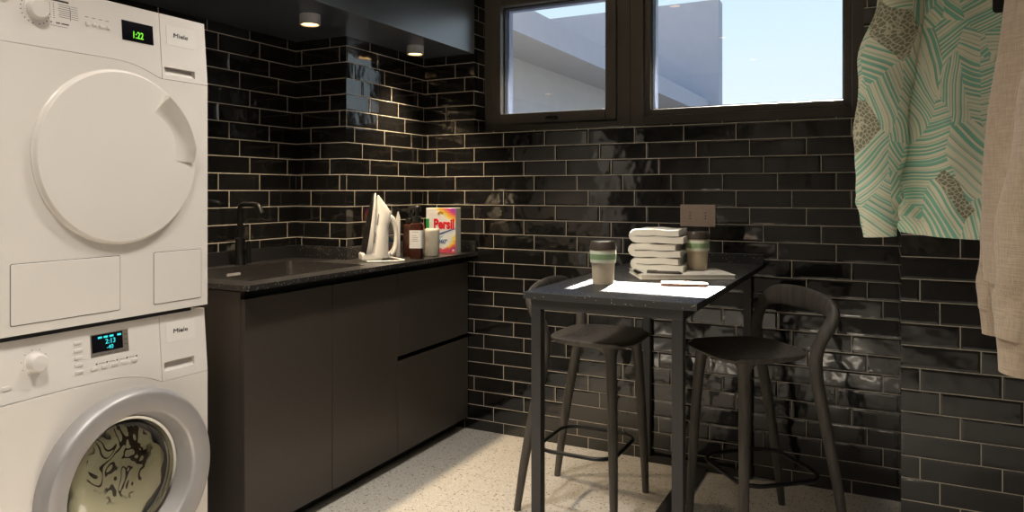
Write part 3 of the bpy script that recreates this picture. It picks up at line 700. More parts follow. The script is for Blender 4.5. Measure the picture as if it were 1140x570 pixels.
        for s0, s1 in zip(secs, secs[1:]):
            for k in range(6): bm.faces.new((s0[k], s0[(k+1) % 6], s1[(k+1) % 6], s1[k]))
        bm.faces.new(secs[0]); bm.faces.new(secs[-1])
        obj('door_grip', bm, M['silver'], door)
        bm = B(); lathe(bm, [(0.168, -0.018), (0.165, -0.012), (0.158, -0.014), (0.150, -0.032), (0.154, -0.036)], c, 'X', 72, cap=False); obj('trim_ring', bm, M['chrome'], door)
        bm = B(); lathe(bm, [(0.152, -0.030), (0.147, -0.016), (0.135, -0.004), (0.11, 0.004), (0.06, 0.009), (0.0, 0.011)], c, 'X', 72, cap=False); obj('glass_bowl', bm, M['bowl'], door)
        bm = B(); lathe(bm, [(0.166, -0.0195), (0.164, -0.09), (0.0, -0.092)], c, 'X', 48, cap=False); obj('drum', bm, M['drum'], t)
        lz = obj('reflection_shape', (lambda b_: (bmesh.ops.create_icosphere(b_, subdivisions=4, radius=1), b_)[1])(B()), M['reflection'], None, local=True)  # stand-in shape that carries the painted reflection of the door glass
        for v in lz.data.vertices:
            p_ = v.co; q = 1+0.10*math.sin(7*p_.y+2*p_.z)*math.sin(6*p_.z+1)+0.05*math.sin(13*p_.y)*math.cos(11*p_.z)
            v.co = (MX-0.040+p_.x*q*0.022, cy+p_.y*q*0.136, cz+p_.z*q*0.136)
        tag(lz, 'painted room reflection in cream and dark swirls behind the washing machine door glass', 'reflection')
    if not dry:
        obj('toe_kick', bx(MX-0.05, MX-0.022, MY0+0.01, MY1-0.01, 0.0, 0.06), M['enamel2'], t, smooth=False)
        for yy in (MY0+0.06, MY1-0.06):
            for xx in (-0.9, -0.45):
                bm = B(); cyl(bm, (xx, yy, 0.0), (xx, yy, 0.014), 0.022); obj('foot', bm, M['black'], t)
    else:
        obj('stacking_strip', bx(-0.955, MX-0.012, MY0+0.004, MY1-0.05, 0.850, 0.871), M['black'], t, smooth=False)
    return t
M['silver_dark'] = pm('taupe_touch_strip', (0.24, 0.21, 0.18), 0.4, 0.3, noise=0.04, nscale=60)
machine('washer', 0.0, 'white front-loading washing machine with silver ring door, at the bottom of the stack', 'washing machine')
machine('dryer', 0.858, 'white tumble dryer with plain round white door stacked on top', 'dryer')

# ------------------------------------------------------------------ table
tb = thing('bar_table', 'narrow black speckled bar table on a graphite steel frame against the wall', 'table', (0.745, -0.6, 0))
TX0, TX1, TY = 0.480, 1.006, -1.213
obj('tabletop', bx(TX0, TX1, TY, -0.001, CZ-0.020, CZ), M['quartz_table'], tb, smooth=False, bevel=0.001)
obj('upstand', bx(TX0, TX1, -0.018, -0.001, CZ+0.0002, CZ+0.041), M['quartz'], tb, smooth=False, bevel=0.0008)
LW = 0.032; lx0, lx1 = 0.497, 0.930; ly0, ly1 = -1.192, -0.036
for x in (lx0, lx1):
    for y in (ly0, ly1): obj('leg', bx(x, x+LW, y, y+LW, 0.0, CZ-0.052), M['tabmetal'], tb, smooth=False, bevel=0.0015)
bm = B()
for y in (ly0, ly1): box(bm, lx0, lx1+LW, y, y+LW, CZ-0.052, CZ-0.0202)
for x in (lx0, lx1): box(bm, x, x+LW, ly0+LW, ly1, CZ-0.052, CZ-0.0202)
obj('apron', bm, M['tabmetal'], tb, smooth=False)
obj('back_rail', bx(lx0+LW, lx1, ly1, ly1+LW, 0.0, 0.026), M['tabmetal'], tb, smooth=False, bevel=0.0015)
obj('front_rail', bx(lx0+LW, lx1, ly0, ly0+LW, 0.0, 0.026), M['tabmetal'], tb, smooth=False, bevel=0.0015)
obj('floor_bar', bx(0.698, 0.778, ly0+LW, ly1, 0.0, 0.012), M['tabmetal'], tb, smooth=False, bevel=0.001)

# ------------------------------------------------------------------ stools
def stool(label, loc, rot):
    t = thing('bar_stool', label, 'stool', (loc[0], loc[1], 0), rot, 'black bar stools at the table')
    # seat: soft square, gently dished, upturned edge
    bm = B(); N = 48; rings = []
    def out(a, k):
        c, s = math.cos(a), math.sin(a); e_ = 0.50
        x = (abs(c)**e_)*(1 if c >= 0 else -1); y = (abs(s)**e_)*(1 if s >= 0 else -1)
        y *= (1-0.10*(1 if x < 0 else 0)*abs(x))
        return (0.012+x*0.168*k, y*0.182*k)
    def zdish(k, a): return 0.660-0.012*(1-k*k) - (0.008 if math.cos(a) > 0.6 and k > 0.9 else 0)
    for k in (0.02, 0.3, 0.55, 0.75, 0.9, 0.97, 1.0):
        rings.append([bm.verts.new((*out(2*math.pi*i/N, k), zdish(k, 2*math.pi*i/N)-(0.004 if k == 1 else 0))) for i in range(N)])
    for k, z in ((1.0, 0.649), (0.96, 0.639), (0.8, 0.630), (0.4, 0.624), (0.02, 0.622)):
        rings.append([bm.verts.new((*out(2*math.pi*i/N, k), z)) for i in range(N)])
    for a, b in zip(rings, rings[1:]):
        for i in range(N): bm.faces.new((a[i], a[(i+1) % N], b[(i+1) % N], b[i]))
    bm.faces.new(rings[0]); bm.faces.new(rings[-1])
    obj('seat', bm, M['ash'], t, local=True)
    for s in (1, -1):
        bm = B()
        sweep(bm, spline([(0.132, s*0.192, 0.0, 0.013, 0.013), (0.126, s*0.182, 0.2, 0.0165, 0.0165), (0.116, s*0.165, 0.45, 0.0185, 0.0185), (0.108, s*0.152, 0.58, 0.020, 0.020), (0.104, s*0.146, 0.615, 0.024, 0.025), (0.098, s*0.138, 0.634, 0.036, 0.040)], 6), seg=18)
        obj('front_leg', bm, M['ash'], t, local=True)
    # rear legs run up and bend into one back hoop
    half = [(-0.252, 0.190, 0.0, 0.013, 0.013), (-0.222, 0.182, 0.2, 0.017, 0.017), (-0.185, 0.173, 0.4, 0.019, 0.0195), (-0.152, 0.170, 0.56, 0.0205, 0.022),
            (-0.140, 0.178, 0.645, 0.021, 0.022), (-0.146, 0.193, 0.705, 0.0205, 0.022), (-0.170, 0.205, 0.755, 0.019, 0.025), (-0.192, 0.196, 0.793, 0.017, 0.030), (-0.200, 0.152, 0.814, 0.0145, 0.035), (-0.200, 0.08, 0.823, 0.0125, 0.038)]
    full = half+[(-0.200, 0.0, 0.826, 0.012, 0.039)]+[(a, -b, c, d, f) for a, b, c, d, f in reversed(half)]
    cur = spline(full, 7); cutp = 7*4
    for piece in (cur[:cutp+1], cur[len(cur)-1-cutp:]):
        bm = B(); sweep(bm, piece, seg=18); obj('rear_leg', bm, M['ash'], t, local=True)
    bm = B(); sweep(bm, cur[cutp-1:len(cur)-cutp+1], seg=18); obj('back_hoop', bm, M['ash'], t, local=True)
    bm = B(); zr = 0.232
    rp = rrect(-0.197, 0.108, -0.160, 0.160, 0.075, 8)
    sweep(bm, [(a, b, zr, 0.0075, 0.0075) for a, b in rp], ref=(0, 0, 1), seg=10, closed=True)
    obj('footrest_ring', bm, M['tube'], t, local=True)
    return t
stool('dark wood bar stool left of the table, its back hoop to the left', (0.475, -0.552), 0.0)
stool('dark wood bar stool right of the table, turned with its back to the wall', (1.034, -0.54), math.atan2(-0.64, -0.77))

# ------------------------------------------------------------------ things on the table
def cup(label, x, y, z):
    t = thing('paper_cup', label, 'cup', (x, y, z), 0, 'takeaway cups')
    c = (x, y, z)
    bm = B(); lathe(bm, [(0.0, 0.003), (0.033, 0.003), (0.0335, 0), (0.0345, 0.0), (0.036, 0.03), (0.0405, 0.116), (0.041, 0.118), (0.039, 0.118)], c, 'Z', 40, cap=False); obj('cup_body', bm, M['cup'], t)
    bm = B(); lathe(bm, [(0.0385, 0.070), (0.0420, 0.070), (0.0424, 0.072), (0.0436, 0.108), (0.043, 0.110), (0.040, 0.110)], c, 'Z', 40, cap=False); b = obj('sleeve_band', bm, M['band'], t)
    bm = B(); lathe(bm, [(0.0427, 0.081), (0.0430, 0.081), (0.04365, 0.099), (0.0433, 0.099)], c, 'Z', 40, cap=False); obj('stripe', bm, M['bandg'], b)
    bm = B(); lathe(bm, [(0.0415, 0.114), (0.0448, 0.114), (0.0450, 0.120), (0.0435, 0.124), (0.0425, 0.129), (0.0395, 0.139), (0.038, 0.1405), (0.0365, 0.139), (0.035, 0.137), (0.0, 0.137)], c, 'Z', 40, cap=False); obj('lid', bm, M['lid'], t)
cup('beige takeaway cup with green band, alone in the sun patch', 0.628, -0.914, CZ+0.0006)
# notebook, turned on the table, with pen; towels and a cup stand on it
NA = math.atan2(0.177, 0.287)
nb = thing('notebook', 'white notebook lying under the towels on the table', 'notebook', (0.815, -0.585, CZ+0.0006), NA-0.06)
bm = B(); box(bm, -0.175, 0.155, -0.10, 0.13, 0.0, 0.002); box(bm, -0.175, 0.155, -0.10, 0.13, 0.0135, 0.0155)
obj('cover', bm, M['paper'], nb, smooth=False, local=True)
obj('pages', bx(-0.172, 0.152, -0.098, 0.128, 0.0021, 0.0134), M['paper'], nb, smooth=False, local=True)
bm = B()
cyl(bm, (-0.172, -0.06, 0.0185), (-0.172, 0.02, 0.0185), 0.006); box(bm, -0.172, -0.155, -0.045, 0.005, 0.0155, 0.018)
obj('clip', bm, M['blackmetal'], nb, local=True)
NZ = CZ+0.0167
pe = thing('pen', 'dark pen lying on the white notebook', 'pen', (0.765, -0.682, NZ+0.005), 0.12)
bm = B(); cyl(bm, (-0.055, 0, 0), (0.055, 0, 0), 0.005, 0.005); cyl(bm, (0.055, 0, 0), (0.068, 0, -0.002), 0.005, 0.0012); obj('barrel', bm, M['pen'], pe, local=True)
bm = B(); box(bm, -0.053, -0.02, -0.0015, 0.0015, 0.0048, 0.0065); obj('pocket_clip', bm, M['blackmetal'], pe, local=True)
ph = thing('phone', 'rose gold phone lying face up by the notebook', 'phone', (0.878, -0.835, CZ+0.0006), 0.28)
bm = B(); prism(bm, rrect(-0.074, 0.074, -0.036, 0.036, 0.009), 0.0, 0.0082, 'XY'); obj('body', bm, M['rose'], ph, local=True, bevel=0.0012)
bm = B(); prism(bm, rrect(-0.070, 0.070, -0.033, 0.033, 0.007), 0.0080, 0.0086, 'XY'); obj('screen', bm, M['rose_dark'] if 'rose_dark' in M else M['plate'], ph, local=True)
bm = B(); lathe(bm, [(0.0, 0.0092), (0.005, 0.0092), (0.0055, 0.0084)], (0.066, 0.0, 0), 'Z', 16); obj('home_button', bm, M['chrome'], ph, local=True)
cup('beige takeaway cup with green band, beside the folded towels', 0.842, -0.489, NZ)
def towel(label, x, y, z, wd, dp, layers, th, seed, rot):
    rnd = random.Random(seed)
    t = thing('folded_towel', label, 'towel', (x, y, z), rot, 'folded towels in a stack')
    # one cloth folded to and fro: centre line in XZ
    h = th; pts = []
    for k in range(layers):
        zc = h/2 + k*h*1.06
        xs = [(-wd/2+0.5*h), (wd/2-0.5*h)]
        row = [(xs[0]+(xs[1]-xs[0])*i/10, zc+0.0012*math.sin(i*1.1+seed+k)) for i in range(11)]
        if k == layers-1: row = row[:10]
        if k % 2 == 0: row = row[::-1]
        pts += row
        if k < layers-1:
            sgn = -1 if k % 2 == 0 else 1
            cx = sgn*(wd/2-0.5*h)
            for i in range(1, 6):
                a = -math.pi/2+math.pi*i/6
                pts.append((cx+sgn*h*0.53*math.cos(a)*1.1, zc+h*0.53+h*0.53*math.sin(a)))
    L, Rr = [], []
    for i, p_ in enumerate(pts):
        a = Vector(pts[max(i-1, 0)]); b = Vector(pts[min(i+1, len(pts)-1)]); d = (b-a).normalized(); n_ = Vector((-d.y, d.x))
        L.append((p_[0]+n_.x*h*0.47, p_[1]+n_.y*h*0.47)); Rr.append((p_[0]-n_.x*h*0.47, p_[1]-n_.y*h*0.47))
    # round the free end and the start
    loop = L+Rr[::-1]
    bm = B(); NS = 10; rings = []
    for j in range(NS+1):
        v = j/NS; y_ = -dp/2+dp*v; sh = 1-0.05*max(0, abs(2*v-1)-0.8)*5
        rings.append([bm.verts.new((a*sh+0.002*math.sin(5*v+seed), y_, b*(1+0.02*math.sin(7*v+a*30+seed)))) for a, b in loop])
    n_ = len(loop)
    for A, C in zip(rings, rings[1:]):
        for i in range(n_): bm.faces.new((A[i], A[(i+1) % n_], C[(i+1) % n_], C[i]))
    m_ = len(L)
    for ring in (rings[0], rings[-1]):
        for i in range(m_-1): bm.faces.new((ring[i], ring[i+1], ring[n_-2-i], ring[n_-1-i]))
    return obj('cloth', bm, M['towel'], t, local=True)
TC = (0.722, -0.520)
towel('white folded towel at the bottom of the stack', TC[0], TC[1], NZ, 0.198, 0.18, 2, 0.0225, 1, 0.10)
towel('white folded towel in the middle of the stack', TC[0]-0.008, TC[1]+0.002, NZ+0.0490, 0.194, 0.178, 2, 0.0235, 4, 0.13)
towel('white folded towel on top of the stack', TC[0]+0.002, TC[1]+0.002, NZ+0.1000, 0.205, 0.18, 2, 0.0245, 9, 0.08)

# ------------------------------------------------------------------ socket plate
so = thing('wall_socket', 'beige socket plate with two outlets on the black tiles', 'socket', (0.734, -0.001, 1.097))
bm = B(); prism(bm, rrect(0.658, 0.810, 1.049, 1.1445, 0.004), -0.011, -0.001, 'XZ'); obj('plate', bm, M['plate'], so, bevel=0.0015)
bm = B()
for x in (0.701, 0.7335, 0.766): prism(bm, rrect(x-0.0158, x+0.0158, 1.073, 1.120, 0.002), -0.0122, -0.010, 'XZ')
obj('insert', bm, M['plate'], so, bevel=0.0006)
for x in (0.701, 0.768):
    for dz in (-0.0125, 0, 0.0125):
        bm = B(); cyl(bm, (x, -0.0127, 1.0965+dz), (x, -0.0118, 1.0965+dz), 0.0027, seg=12); obj('pin_hole', bm, M['inkb'], so, smooth=False)

# ------------------------------------------------------------------ things on the worktop
# steam iron standing on its heel: length runs up (local z), sole faces left (local -x)
ir = thing('steam_iron', 'white steam iron standing on its heel beside the bottles', 'iron', (-0.546, -0.592, CZ+0.0004), math.radians(50)); ir.scale = (0.84, 0.92, 1.05)
bm = B()   # sole plate outline in (y, z): pointed at the top
half = spline([(0.048, 0.03), (0.056, 0.06), (0.054, 0.12), (0.040, 0.19), (0.020, 0.25), (0.0, 0.285)], 5)
def ironx(z): return -0.066+0.062*max(0, z-0.02)/0.285      # the sole leans: heel far left, tip to the right
outl = [(y, z) for y, z in half]+[(-y, z) for y, z in reversed(half[:-1])]
def slab(bm, x0, x1, k0=1.0, k1=1.0):
    A = [bm.verts.new((ironx(z)+x0, y*k0, z)) for y, z in outl]; C = [bm.verts.new((ironx(z)+x0+(x1-x0)*(1-0.7*z/0.285), y*k1, z)) for y, z in outl]
    bm.faces.new(A); bm.faces.new(C); n_ = len(outl)
    for i in range(n_): bm.faces.new((A[i], A[(i+1) % n_], C[(i+1) % n_], C[i]))
slab(bm, -0.012, -0.004, 0.97, 1.0); obj('sole_plate', bm, M['blackmetal'], ir, local=True, bevel=0.0015)
bm = B(); slab(bm, -0.004, 0.026, 1.0, 0.93); obj('skirt', bm, M['ironw'], ir, local=True, bevel=0.005, seg=3)
bm = B()   # body: tapering housing above the skirt
pts = []
for k in range(19):
    u = k/18; z = 0.012+0.262*u
    hw = 0.046*(1-u**2.2)+0.004
    f_ = ironx(z)+0.012
    b_ = 0.060 if z < 0.15 else (0.060+0.018*min(1, (z-0.15)/0.03) if z < 0.19 else 0.078-0.024*(z-0.19)/0.084)
    b_ = max(b_ - 0.045*max(0, (z-0.19)/0.084), f_+0.006)
    pts.append(((f_+b_)/2, 0, z, (b_-f_)/2, hw))
sweep(bm, pts, ref=(1, 0, 0), seg=24); obj('body', bm, M['ironw'], ir, local=True)
bm = B(); sweep(bm, spline([(0.030, 0, 0.018, 0.016, 0.027), (0.072, 0, 0.022, 0.014, 0.022), (0.098, 0, 0.055, 0.0135, 0.017), (0.104, 0, 0.10, 0.013, 0.016), (0.098, 0, 0.14, 0.013, 0.016), (0.084, 0, 0.17, 0.014, 0.018), (0.060, 0, 0.182, 0.016, 0.020)], 6), ref=(0.9, 0, 0.4), seg=18); obj('handle', bm, M['ironw'], ir, local=True)
bm = B(); box(bm, -0.088, 0.020, -0.046, 0.046, 0.0, 0.034); obj('heel', bm, M['ironw'], ir, local=True, bevel=0.008, seg=3)
bm = B(); lathe(bm, [(0.015, 0.196), (0.015, 0.204), (0.011, 0.208), (0.0, 0.208)], (0.062, 0, 0), 'Z', 20); obj('steam_dial', bm, M['ironw'], ir, local=True)
bm = B(); lathe(bm, [(0.006, 0.222), (0.0065, 0.232), (0, 0.234)], (0.048, 0, 0), 'Z', 14); obj('spray_nozzle', bm, M['ironw'], ir, local=True)
hwz = lambda z: 0.046*(1-max(0, (z-0.012)/0.262)**2.2)+0.004
for z0_, z1_, xo in ((0.150, 0.196, 0.030), (0.075, 0.120, 0.026)):
    bm = B(); pts = [(ironx(z)+xo, -hwz(z)+0.0012, z, 0.0022, 0.0022) for z in [z0_+(z1_-z0_)*k/6 for k in range(7)]]
    sweep(bm, pts, seg=8); obj('side_print', bm, M['ink'], ir, local=True)
bm = B()
cp = spline([(0.06, -0.02, 0.012), (0.085, -0.03, 0.010), (0.115, -0.06, 0.004), (0.118, -0.10, 0.004), (0.085, -0.125, 0.004), (0.03, -0.125, 0.004), (-0.03, -0.115, 0.004), (-0.075, -0.105, 0.004)], 8)
sweep(bm, [(*p_, 0.0036, 0.0036) for p_ in cp], ref=(0, 0, 1), seg=10); obj('power_cord', bm, M['ironw'], ir, local=True)

def pump_bottle(label, x, y, h, r, withlabel, mat):
    t = thing('pump_bottle', label, 'bottle', (x, y, CZ+0.0006), math.radians(20), 'dark pump bottles')
    sq = lambda k, z: [bm.verts.new((a, b, z)) for a, b in rrect(-r*k, r*k, -r*k, r*k, r*0.42*k, 5)]
    bm = B(); rr = [sq(0.93, 0), sq(1, 0.004), sq(1, h*0.60), sq(0.93, h*0.655), sq(0.55, h*0.69), sq(0.45, h*0.70), sq(0.45, h*0.74)]
    n_ = len(rr[0])
    for A, C in zip(rr, rr[1:]):
        for i in range(n_): bm.faces.new((A[i], A[(i+1) % n_], C[(i+1) % n_], C[i]))
    bm.faces.new(rr[0]); bm.faces.new(rr[-1]); obj('bottle_body', bm, mat, t, local=True)
    bm = B(); lathe(bm, [(0.020, h*0.70), (0.0205, h*0.71), (0.0205, h*0.79), (0.018, h*0.80), (0.008, h*0.805), (0.007, h*0.91), (0.0, h*0.91)], (0, 0, 0), 'Z', 24)
    obj('pump_collar', bm, M['pump'], t, local=True)
    bm = B(); lathe(bm, [(0.0, h*0.90), (0.016, h*0.90), (0.017, h*0.915), (0.017, h*0.975), (0.013, h), (0, h)], (0, 0, 0), 'Z', 24); box(bm, -0.042, 0.0, -0.007, 0.007, h*0.94, h*0.985)
    obj('pump_head', bm, M['pump'], t, local=True, bevel=0.002)
    if withlabel:
        bm = B(); k = r+0.0006
        prism(bm, rrect(-k, k, -k, k, r*0.42, 5), h*0.20, h*0.54, 'XY'); lb = obj('label', bm, M['labelpaper'], t, local=True)
        bm = B(); yy = -k-0.0004
        for i, (a, b) in enumerate(((-0.016, 0.014), (-0.016, 0.006), (-0.016, 0.012), (-0.016, 0.010), (-0.016, 0.013))): box(bm, a, b, yy, yy+0.001, h*0.50-0.004*0-i*0.0085-(0.006 if i else 0), h*0.50+0.0016-i*0.0085-(0.006 if i else 0))
        obj('small_print', bm, M['ink'], lb, local=True, smooth=False)
    return t
pump_bottle('dark amber pump bottle with a white label', -0.440, -0.435, 0.238, 0.030, True, M['amber'])
pump_bottle('dark amber pump bottle standing behind the labelled one, no label in sight', -0.525, -0.368, 0.225, 0.030, False, M['amber'])
wb_ = thing('slim_box', 'narrow white carton between the iron and the amber bottles', 'box', (-0.546, -0.434, CZ+0.0006), math.radians(33))
bm = B(); box(bm, -0.009, 0.009, -0.021, 0.021, 0, 0.18); obj('carton', bm, M['box'], wb_, local=True, bevel=0.0015)
bm = B(); prism(bm, [(-0.009, 0.1805), (0.009, 0.1805), (0.001, 0.211), (-0.001, 0.211)], -0.021, 0.021, 'XZ'); obj('gable', bm, M['box'], wb_, local=True)
jr = thing('ceramic_jar', 'cream ceramic jar in front of the detergent box', 'jar', (-0.446, -0.300, CZ+0.0006))
bm = B(); lathe(bm, [(0.0, 0.0), (0.030, 0.0), (0.034, 0.006), (0.0345, 0.112), (0.034, 0.124), (0.031, 0.1285), (0.0295, 0.126), (0.0295, 0.112), (0.0, 0.110)], (-0.446, -0.300, CZ+0.0006), 'Z', 36, cap=False); obj('jar_body', bm, M['wax'], jr)
bm = B(); lathe(bm, [(0.0, 0.115), (0.0292, 0.113)], (-0.446, -0.300, CZ+0.0006), 'Z', 30, cap=False); obj('filling', bm, M['wax'], jr)
# detergent box
pb = thing('detergent_box', 'white and colourful washing powder box with red lettering', 'box', (-0.507, -0.130, CZ+0.0006), math.radians(4))
BW, BD, BH = 0.166, 0.055, 0.222
bm = B(); box(bm, -BW/2, BW/2, 0, BD, 0, BH); obj('carton', bm, M['box'], pb, local=True, bevel=0.001)
bm = B(); box(bm, -BW/2+0.0005, BW/2-0.0005, -0.0008, 0.0, 0.0008, BH-0.0008); fp = obj('front_print', bm, M['boxprint'], pb, local=True, smooth=False)
text('brand_lettering', 'Persil', 0.066, (0.018, -0.0014, 0.141), M['red'], fp, FACE_NY, offset=0.0026, local=True, sx=0.80)
bm = B(); box(bm, -0.083, -0.066, -0.0016, -0.0007, 0.122, 0.168); obj('green_flag', bm, M['greenp'], fp, local=True, smooth=False)
text('small_lettering', '360°', 0.026, (0.012, -0.0014, 0.056), M['blue'], fp, FACE_NY, offset=0.0008, local=True)
bm = B()
arc = [(-0.052+0.135*i/16, 0.060+0.062*(i/16)**0.5) for i in range(17)]
prism(bm, arc+[(a, b-0.010*(1-abs(i/16-0.25))) for i, (a, b) in reversed(list(enumerate(arc)))], -0.0016, -0.0007, 'XZ'); obj('blue_swoosh', bm, M['blue'], fp, local=True, smooth=False)
bm = B(); 
for k in range(5):
    a = math.radians(20+k*40); cyl(bm, (0.0+0.010*math.cos(a), -0.0016, 0.194+0.007*math.sin(a)), (0.0+0.010*math.cos(a), -0.0007, 0.194+0.007*math.sin(a)), 0.006, seg=10)
obj('gold_flower', bm, M['gold'], fp, local=True, smooth=False)
bm = B(); cyl(bm, (0.070, -0.0017, 0.014), (0.070, -0.0007, 0.014), 0.006, seg=16); obj('white_dot', bm, M['label_w'], fp, local=True, smooth=False)

# ------------------------------------------------------------------ lamps
def downlight(label, x, y, zc, r, h, watt, group, spot=100, col=(1.0, 0.78, 0.52)):
    t = thing('ceiling_spotlight', label, 'lamp', (x, y, zc), 0, group)
    bm = B(); lathe(bm, [(0.0, 0.0), (r, 0.0), (r, -h), (r-0.006, -h), (r-0.007, -h+0.008), (0.0, -h+0.009)], (x, y, zc-0.0005), 'Z', 32, cap=False); obj('lamp_body', bm, M['lampwhite'], t)
    bm = B(); lathe(bm, [(0.0, -h+0.004), (r-0.008, -h+0.004), (r-0.008, -h+0.0075), (0.0, -h+0.0075)], (x, y, zc), 'Z', 28, cap=False); obj('light_disc', bm, M['bulb'], t)
    l = bpy.data.lights.new('lamp_light', 'SPOT'); l.energy = watt; l.color = col; l.shadow_soft_size = r*2.5 if watt > 20 and r > 0.042 else r*0.8; l.spot_size = math.radians(spot); l.spot_blend = 1.0
    lo = bpy.data.objects.new('lamp_light', l); COL.objects.link(lo); lo.parent = t; lo.location = (0, 0, -h-0.006)
    return t
downlight('small white spotlight under the bulkhead, further from the window', -0.556, -1.005, 1.897, 0.040, 0.040, SOFFIT_W, 'spotlights under the bulkhead')
downlight('small white spotlight under the bulkhead, nearer the window', -0.543, -0.300, 1.897, 0.040, 0.040, SOFFIT_W, 'spotlights under the bulkhead')
for x, y in ((0.20, -1.385), (0.28, -2.55), (0.34, -3.70), (1.45, -2.75)):  # the lamp on the right is added to brighten the garments
    downlight('round white ceiling spotlight out of the frame', x, y, ZC, 0.045, 0.014, LAMP_W if x < 1 else LAMP_W*0.6, 'ceiling spotlights', 125, (1.0, 0.93, 0.84))

# ------------------------------------------------------------------ clothes rail and garments
RX, RZ = 1.74, 1.86
cr_ = thing('clothes_rail', 'black clothes rail hanging from the ceiling above the garments', 'rail', (RX, -1.6, RZ))
bm = B(); cyl(bm, (RX, -2.6, RZ), (RX, -0.62, RZ), 0.0125); obj('rail', bm, M['blackmetal'], cr_)
for y in (-2.5, -0.72):
    bm = B(); cyl(bm, (RX, y, RZ), (RX, y, ZC), 0.008); obj('hanging_rod', bm, M['blackmetal'], cr_)
def hanger(x, y, rot, label):
    t = thing('clothes_hanger', label, 'hanger', (x, y, 1.74), rot, 'clothes hangers on the rail')
    bm = B(); sweep(bm, [(*p_, 0.005, 0.006) for p_ in spline([(-0.19, 0, -0.055), (-0.10, 0, -0.012), (0, 0, 0.012), (0.10, 0, -0.012), (0.19, 0, -0.055)], 6)], ref=(0, 1, 0), seg=10); obj('shoulders', bm, M['pump'], t, local=True)
    bm = B(); sweep(bm, [(*p_, 0.002, 0.002) for p_ in spline([(0, 0, 0.010), (0, 0, 0.085), (0.016, 0, 0.105), (0.017, 0, 0.125), (0, 0, 0.1355), (-0.017, 0, 0.125)], 6)], ref=(0, 1, 0), seg=8); bmesh.ops.rotate(bm, verts=bm.verts, cent=(0, 0, 0), matrix=Matrix.Rotation(-rot, 3, 'Z')); obj('hook', bm, M['chrome'], t, local=True)
def garment(name, label, cat, x, y, rot, mat, hw, length, hem, sl, fold, cuff_mat=None, seed=0, top=0.97):
    """a sweatshirt on its hanger; local x to the viewer's right, y away, z from the shoulder line"""
    t = thing(name, label, cat, (x, y, 1.735), rot)
    rnd = random.Random(seed)
    ph = [rnd.random()*6 for _ in range(6)]
    N = 72; rings = []
    prof = [(0.00, 0.085, 0.030), (-0.012, 0.12, 0.038), (-0.045, hw*(top-0.11), 0.048), (-0.075, hw*(top-0.03), 0.055), (-0.16, hw*top, 0.060)]
    K = 14
    for i in range(1, K+1): prof.append((-0.16-(length-hem-0.16)*i/K, hw*(top+(1-top)*i/K), 0.060+0.012*i/K))
    bm = B()
    def ring(z, a, b, amp):
        r = []
        for k in range(N):
            th = 2*math.pi*k/N; c, s = math.cos(th), math.sin(th)
            x_ = a*(abs(c)**0.8)*(1 if c >= 0 else -1); y_ = b*(abs(s)**0.7)*(1 if s >= 0 else -1)
            q = amp*(math.sin(fold*x_+ph[0]+2.2*z)*0.55+math.sin(fold*1.9*x_+ph[1]-5*z)*0.3+math.sin(9*z+14*x_+ph[2])*0.35)
            r.append(bm.verts.new((x_, y_+q*(1 if s <= 0 else 0.6), z)))
        return r
    for i, (z, a, b) in enumerate(prof): rings.append(ring(z, a, b, 0.020*min(1, max(0, (-z-0.06)*3.0))))
    for A, C in zip(rings, rings[1:]):
        for i in range(N): bm.faces.new((A[i], A[(i+1) % N], C[(i+1) % N], C[i]))
    bm.faces.new(rings[0]); bm.faces.new(rings[-1])
    obj('torso', bm, mat, t, local=True)
    bm = B(); rings = []
    for j in range(6):
        u = j/5; z = -(length-hem)+0.006-hem*u - 0.006*math.sin(0)
        k_ = (1.0, 0.975, 0.965, 0.96, 0.955, 0.935)[j]
        r = ring(z, hw*k_, 0.068*k_, 0.017)
        for v in r: v.co.z += 0.008*math.sin(11*v.co.x+ph[3])*(0.3+0.7*u)
        rings.append(r)
    for A, C in zip(rings, rings[1:]):
        for i in range(N): bm.faces.new((A[i], A[(i+1) % N], C[(i+1) % N], C[i]))
    bm.faces.new(rings[0]); bm.faces.new(rings[-1])
    obj('hem_band', bm, cuff_mat or mat, t, local=True)
    for s, path in sl:
        pp = spline(path, 8); n_ = len(pp); cut = int(n_*0.885)
        def warp(u, th, ph=ph): return 1+0.07*math.sin(9*u*3+th*2+ph[4])+0.05*math.sin(17*u*2-th*3+ph[5])
        bm = B(); sweep(bm, pp[:cut+1], ref=(1, 0, 0), seg=32, warp=warp); obj('sleeve', bm, mat, t, local=True)
        bm = B(); cpts = [(a, b, c, d*k_, e_*k_) for (a, b, c, d, e_), k_ in zip(pp[cut:], [0.97, 0.95]+[0.93]*20)]
        sweep(bm, cpts, ref=(1, 0, 0), seg=28); obj('cuff', bm, cuff_mat or mat, t, local=True)
    return t
GX, GY = RX, -1.35
hanger(GX, GY, 0.0, 'black hanger holding the green leaf-print sweatshirt')
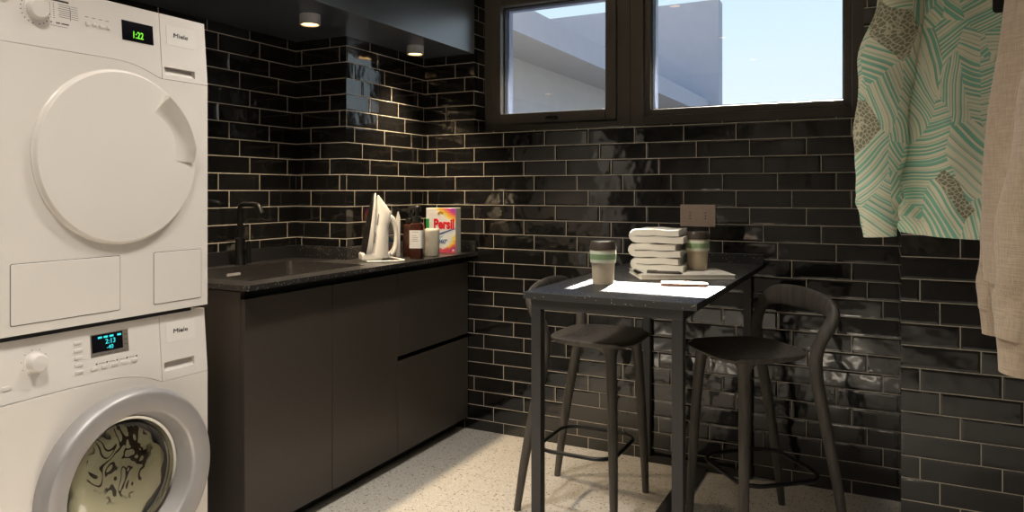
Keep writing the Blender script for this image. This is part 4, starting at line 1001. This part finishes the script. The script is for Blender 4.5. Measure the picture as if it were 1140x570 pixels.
g1 = garment('printed_sweatshirt', 'cream and teal leaf-print sweatshirt hanging before the window wall', 'sweatshirt', GX, GY, 0.0, M['leaf'], 0.268, 0.632, 0.055,
    [(-1, [(-0.215, -0.005, -0.06, 0.050, 0.050), (-0.244, -0.030, -0.11, 0.052, 0.052), (-0.276, -0.055, -0.25, 0.055, 0.046), (-0.288, -0.062, -0.40, 0.052, 0.040), (-0.292, -0.066, -0.52, 0.046, 0.034), (-0.293, -0.066, -0.575, 0.041, 0.030), (-0.290, -0.066, -0.632, 0.035, 0.027)]),
     (1, [(0.215, -0.005, -0.06, 0.050, 0.050), (0.252, -0.030, -0.11, 0.055, 0.052), (0.284, -0.055, -0.25, 0.058, 0.046), (0.297, -0.062, -0.40, 0.053, 0.040), (0.300, -0.066, -0.52, 0.046, 0.034), (0.301, -0.066, -0.585, 0.040, 0.030), (0.300, -0.066, -0.645, 0.034, 0.027)])], 26, seed=5)
bm = B(); prism(bm, rrect(-0.086, -0.060, -0.172, -0.09, 0.008), -0.098, -0.094, 'XZ'); obj('swing_tag', bm, M['pump'], g1, local=True)['label'] = 'black rounded tag'
bm = B(); sweep(bm, [(-0.073, -0.096, -0.095, 0.0012, 0.0012), (-0.06, -0.07, -0.04, 0.0012, 0.0012), (-0.04, -0.02, 0.002, 0.0012, 0.0012)], seg=6); obj('tag_string', bm, M['pump'], g1, local=True)
BR = math.radians(-62); BXp, BYp = 1.765, -1.93
hanger(RX, BYp, BR, 'black hanger holding the beige knitted sweatshirt')
garment('knitted_sweatshirt', 'beige knitted sweatshirt hanging nearest the camera', 'sweatshirt', RX, BYp, BR, M['knit'], 0.215, 0.732, 0.055,
    [(-1, [(-0.15, 0.0, -0.06, 0.045, 0.045), (-0.165, 0.02, -0.12, 0.040, 0.040), (-0.19, 0.045, -0.28, 0.038, 0.038), (-0.25, 0.055, -0.45, 0.040, 0.038), (-0.290, 0.048, -0.62, 0.036, 0.032), (-0.300, 0.045, -0.71, 0.033, 0.028), (-0.300, 0.045, -0.79, 0.027, 0.023)]),
     (1, [(0.15, 0.0, -0.06, 0.045, 0.045), (0.15, -0.05, -0.15, 0.05, 0.048), (0.10, -0.10, -0.30, 0.05, 0.044), (0.045, -0.12, -0.45, 0.047, 0.040), (0.012, -0.125, -0.62, 0.043, 0.036), (0.004, -0.125, -0.70, 0.040, 0.033), (0.0, -0.125, -0.785, 0.033, 0.029)])], 22, seed=11, top=0.78)
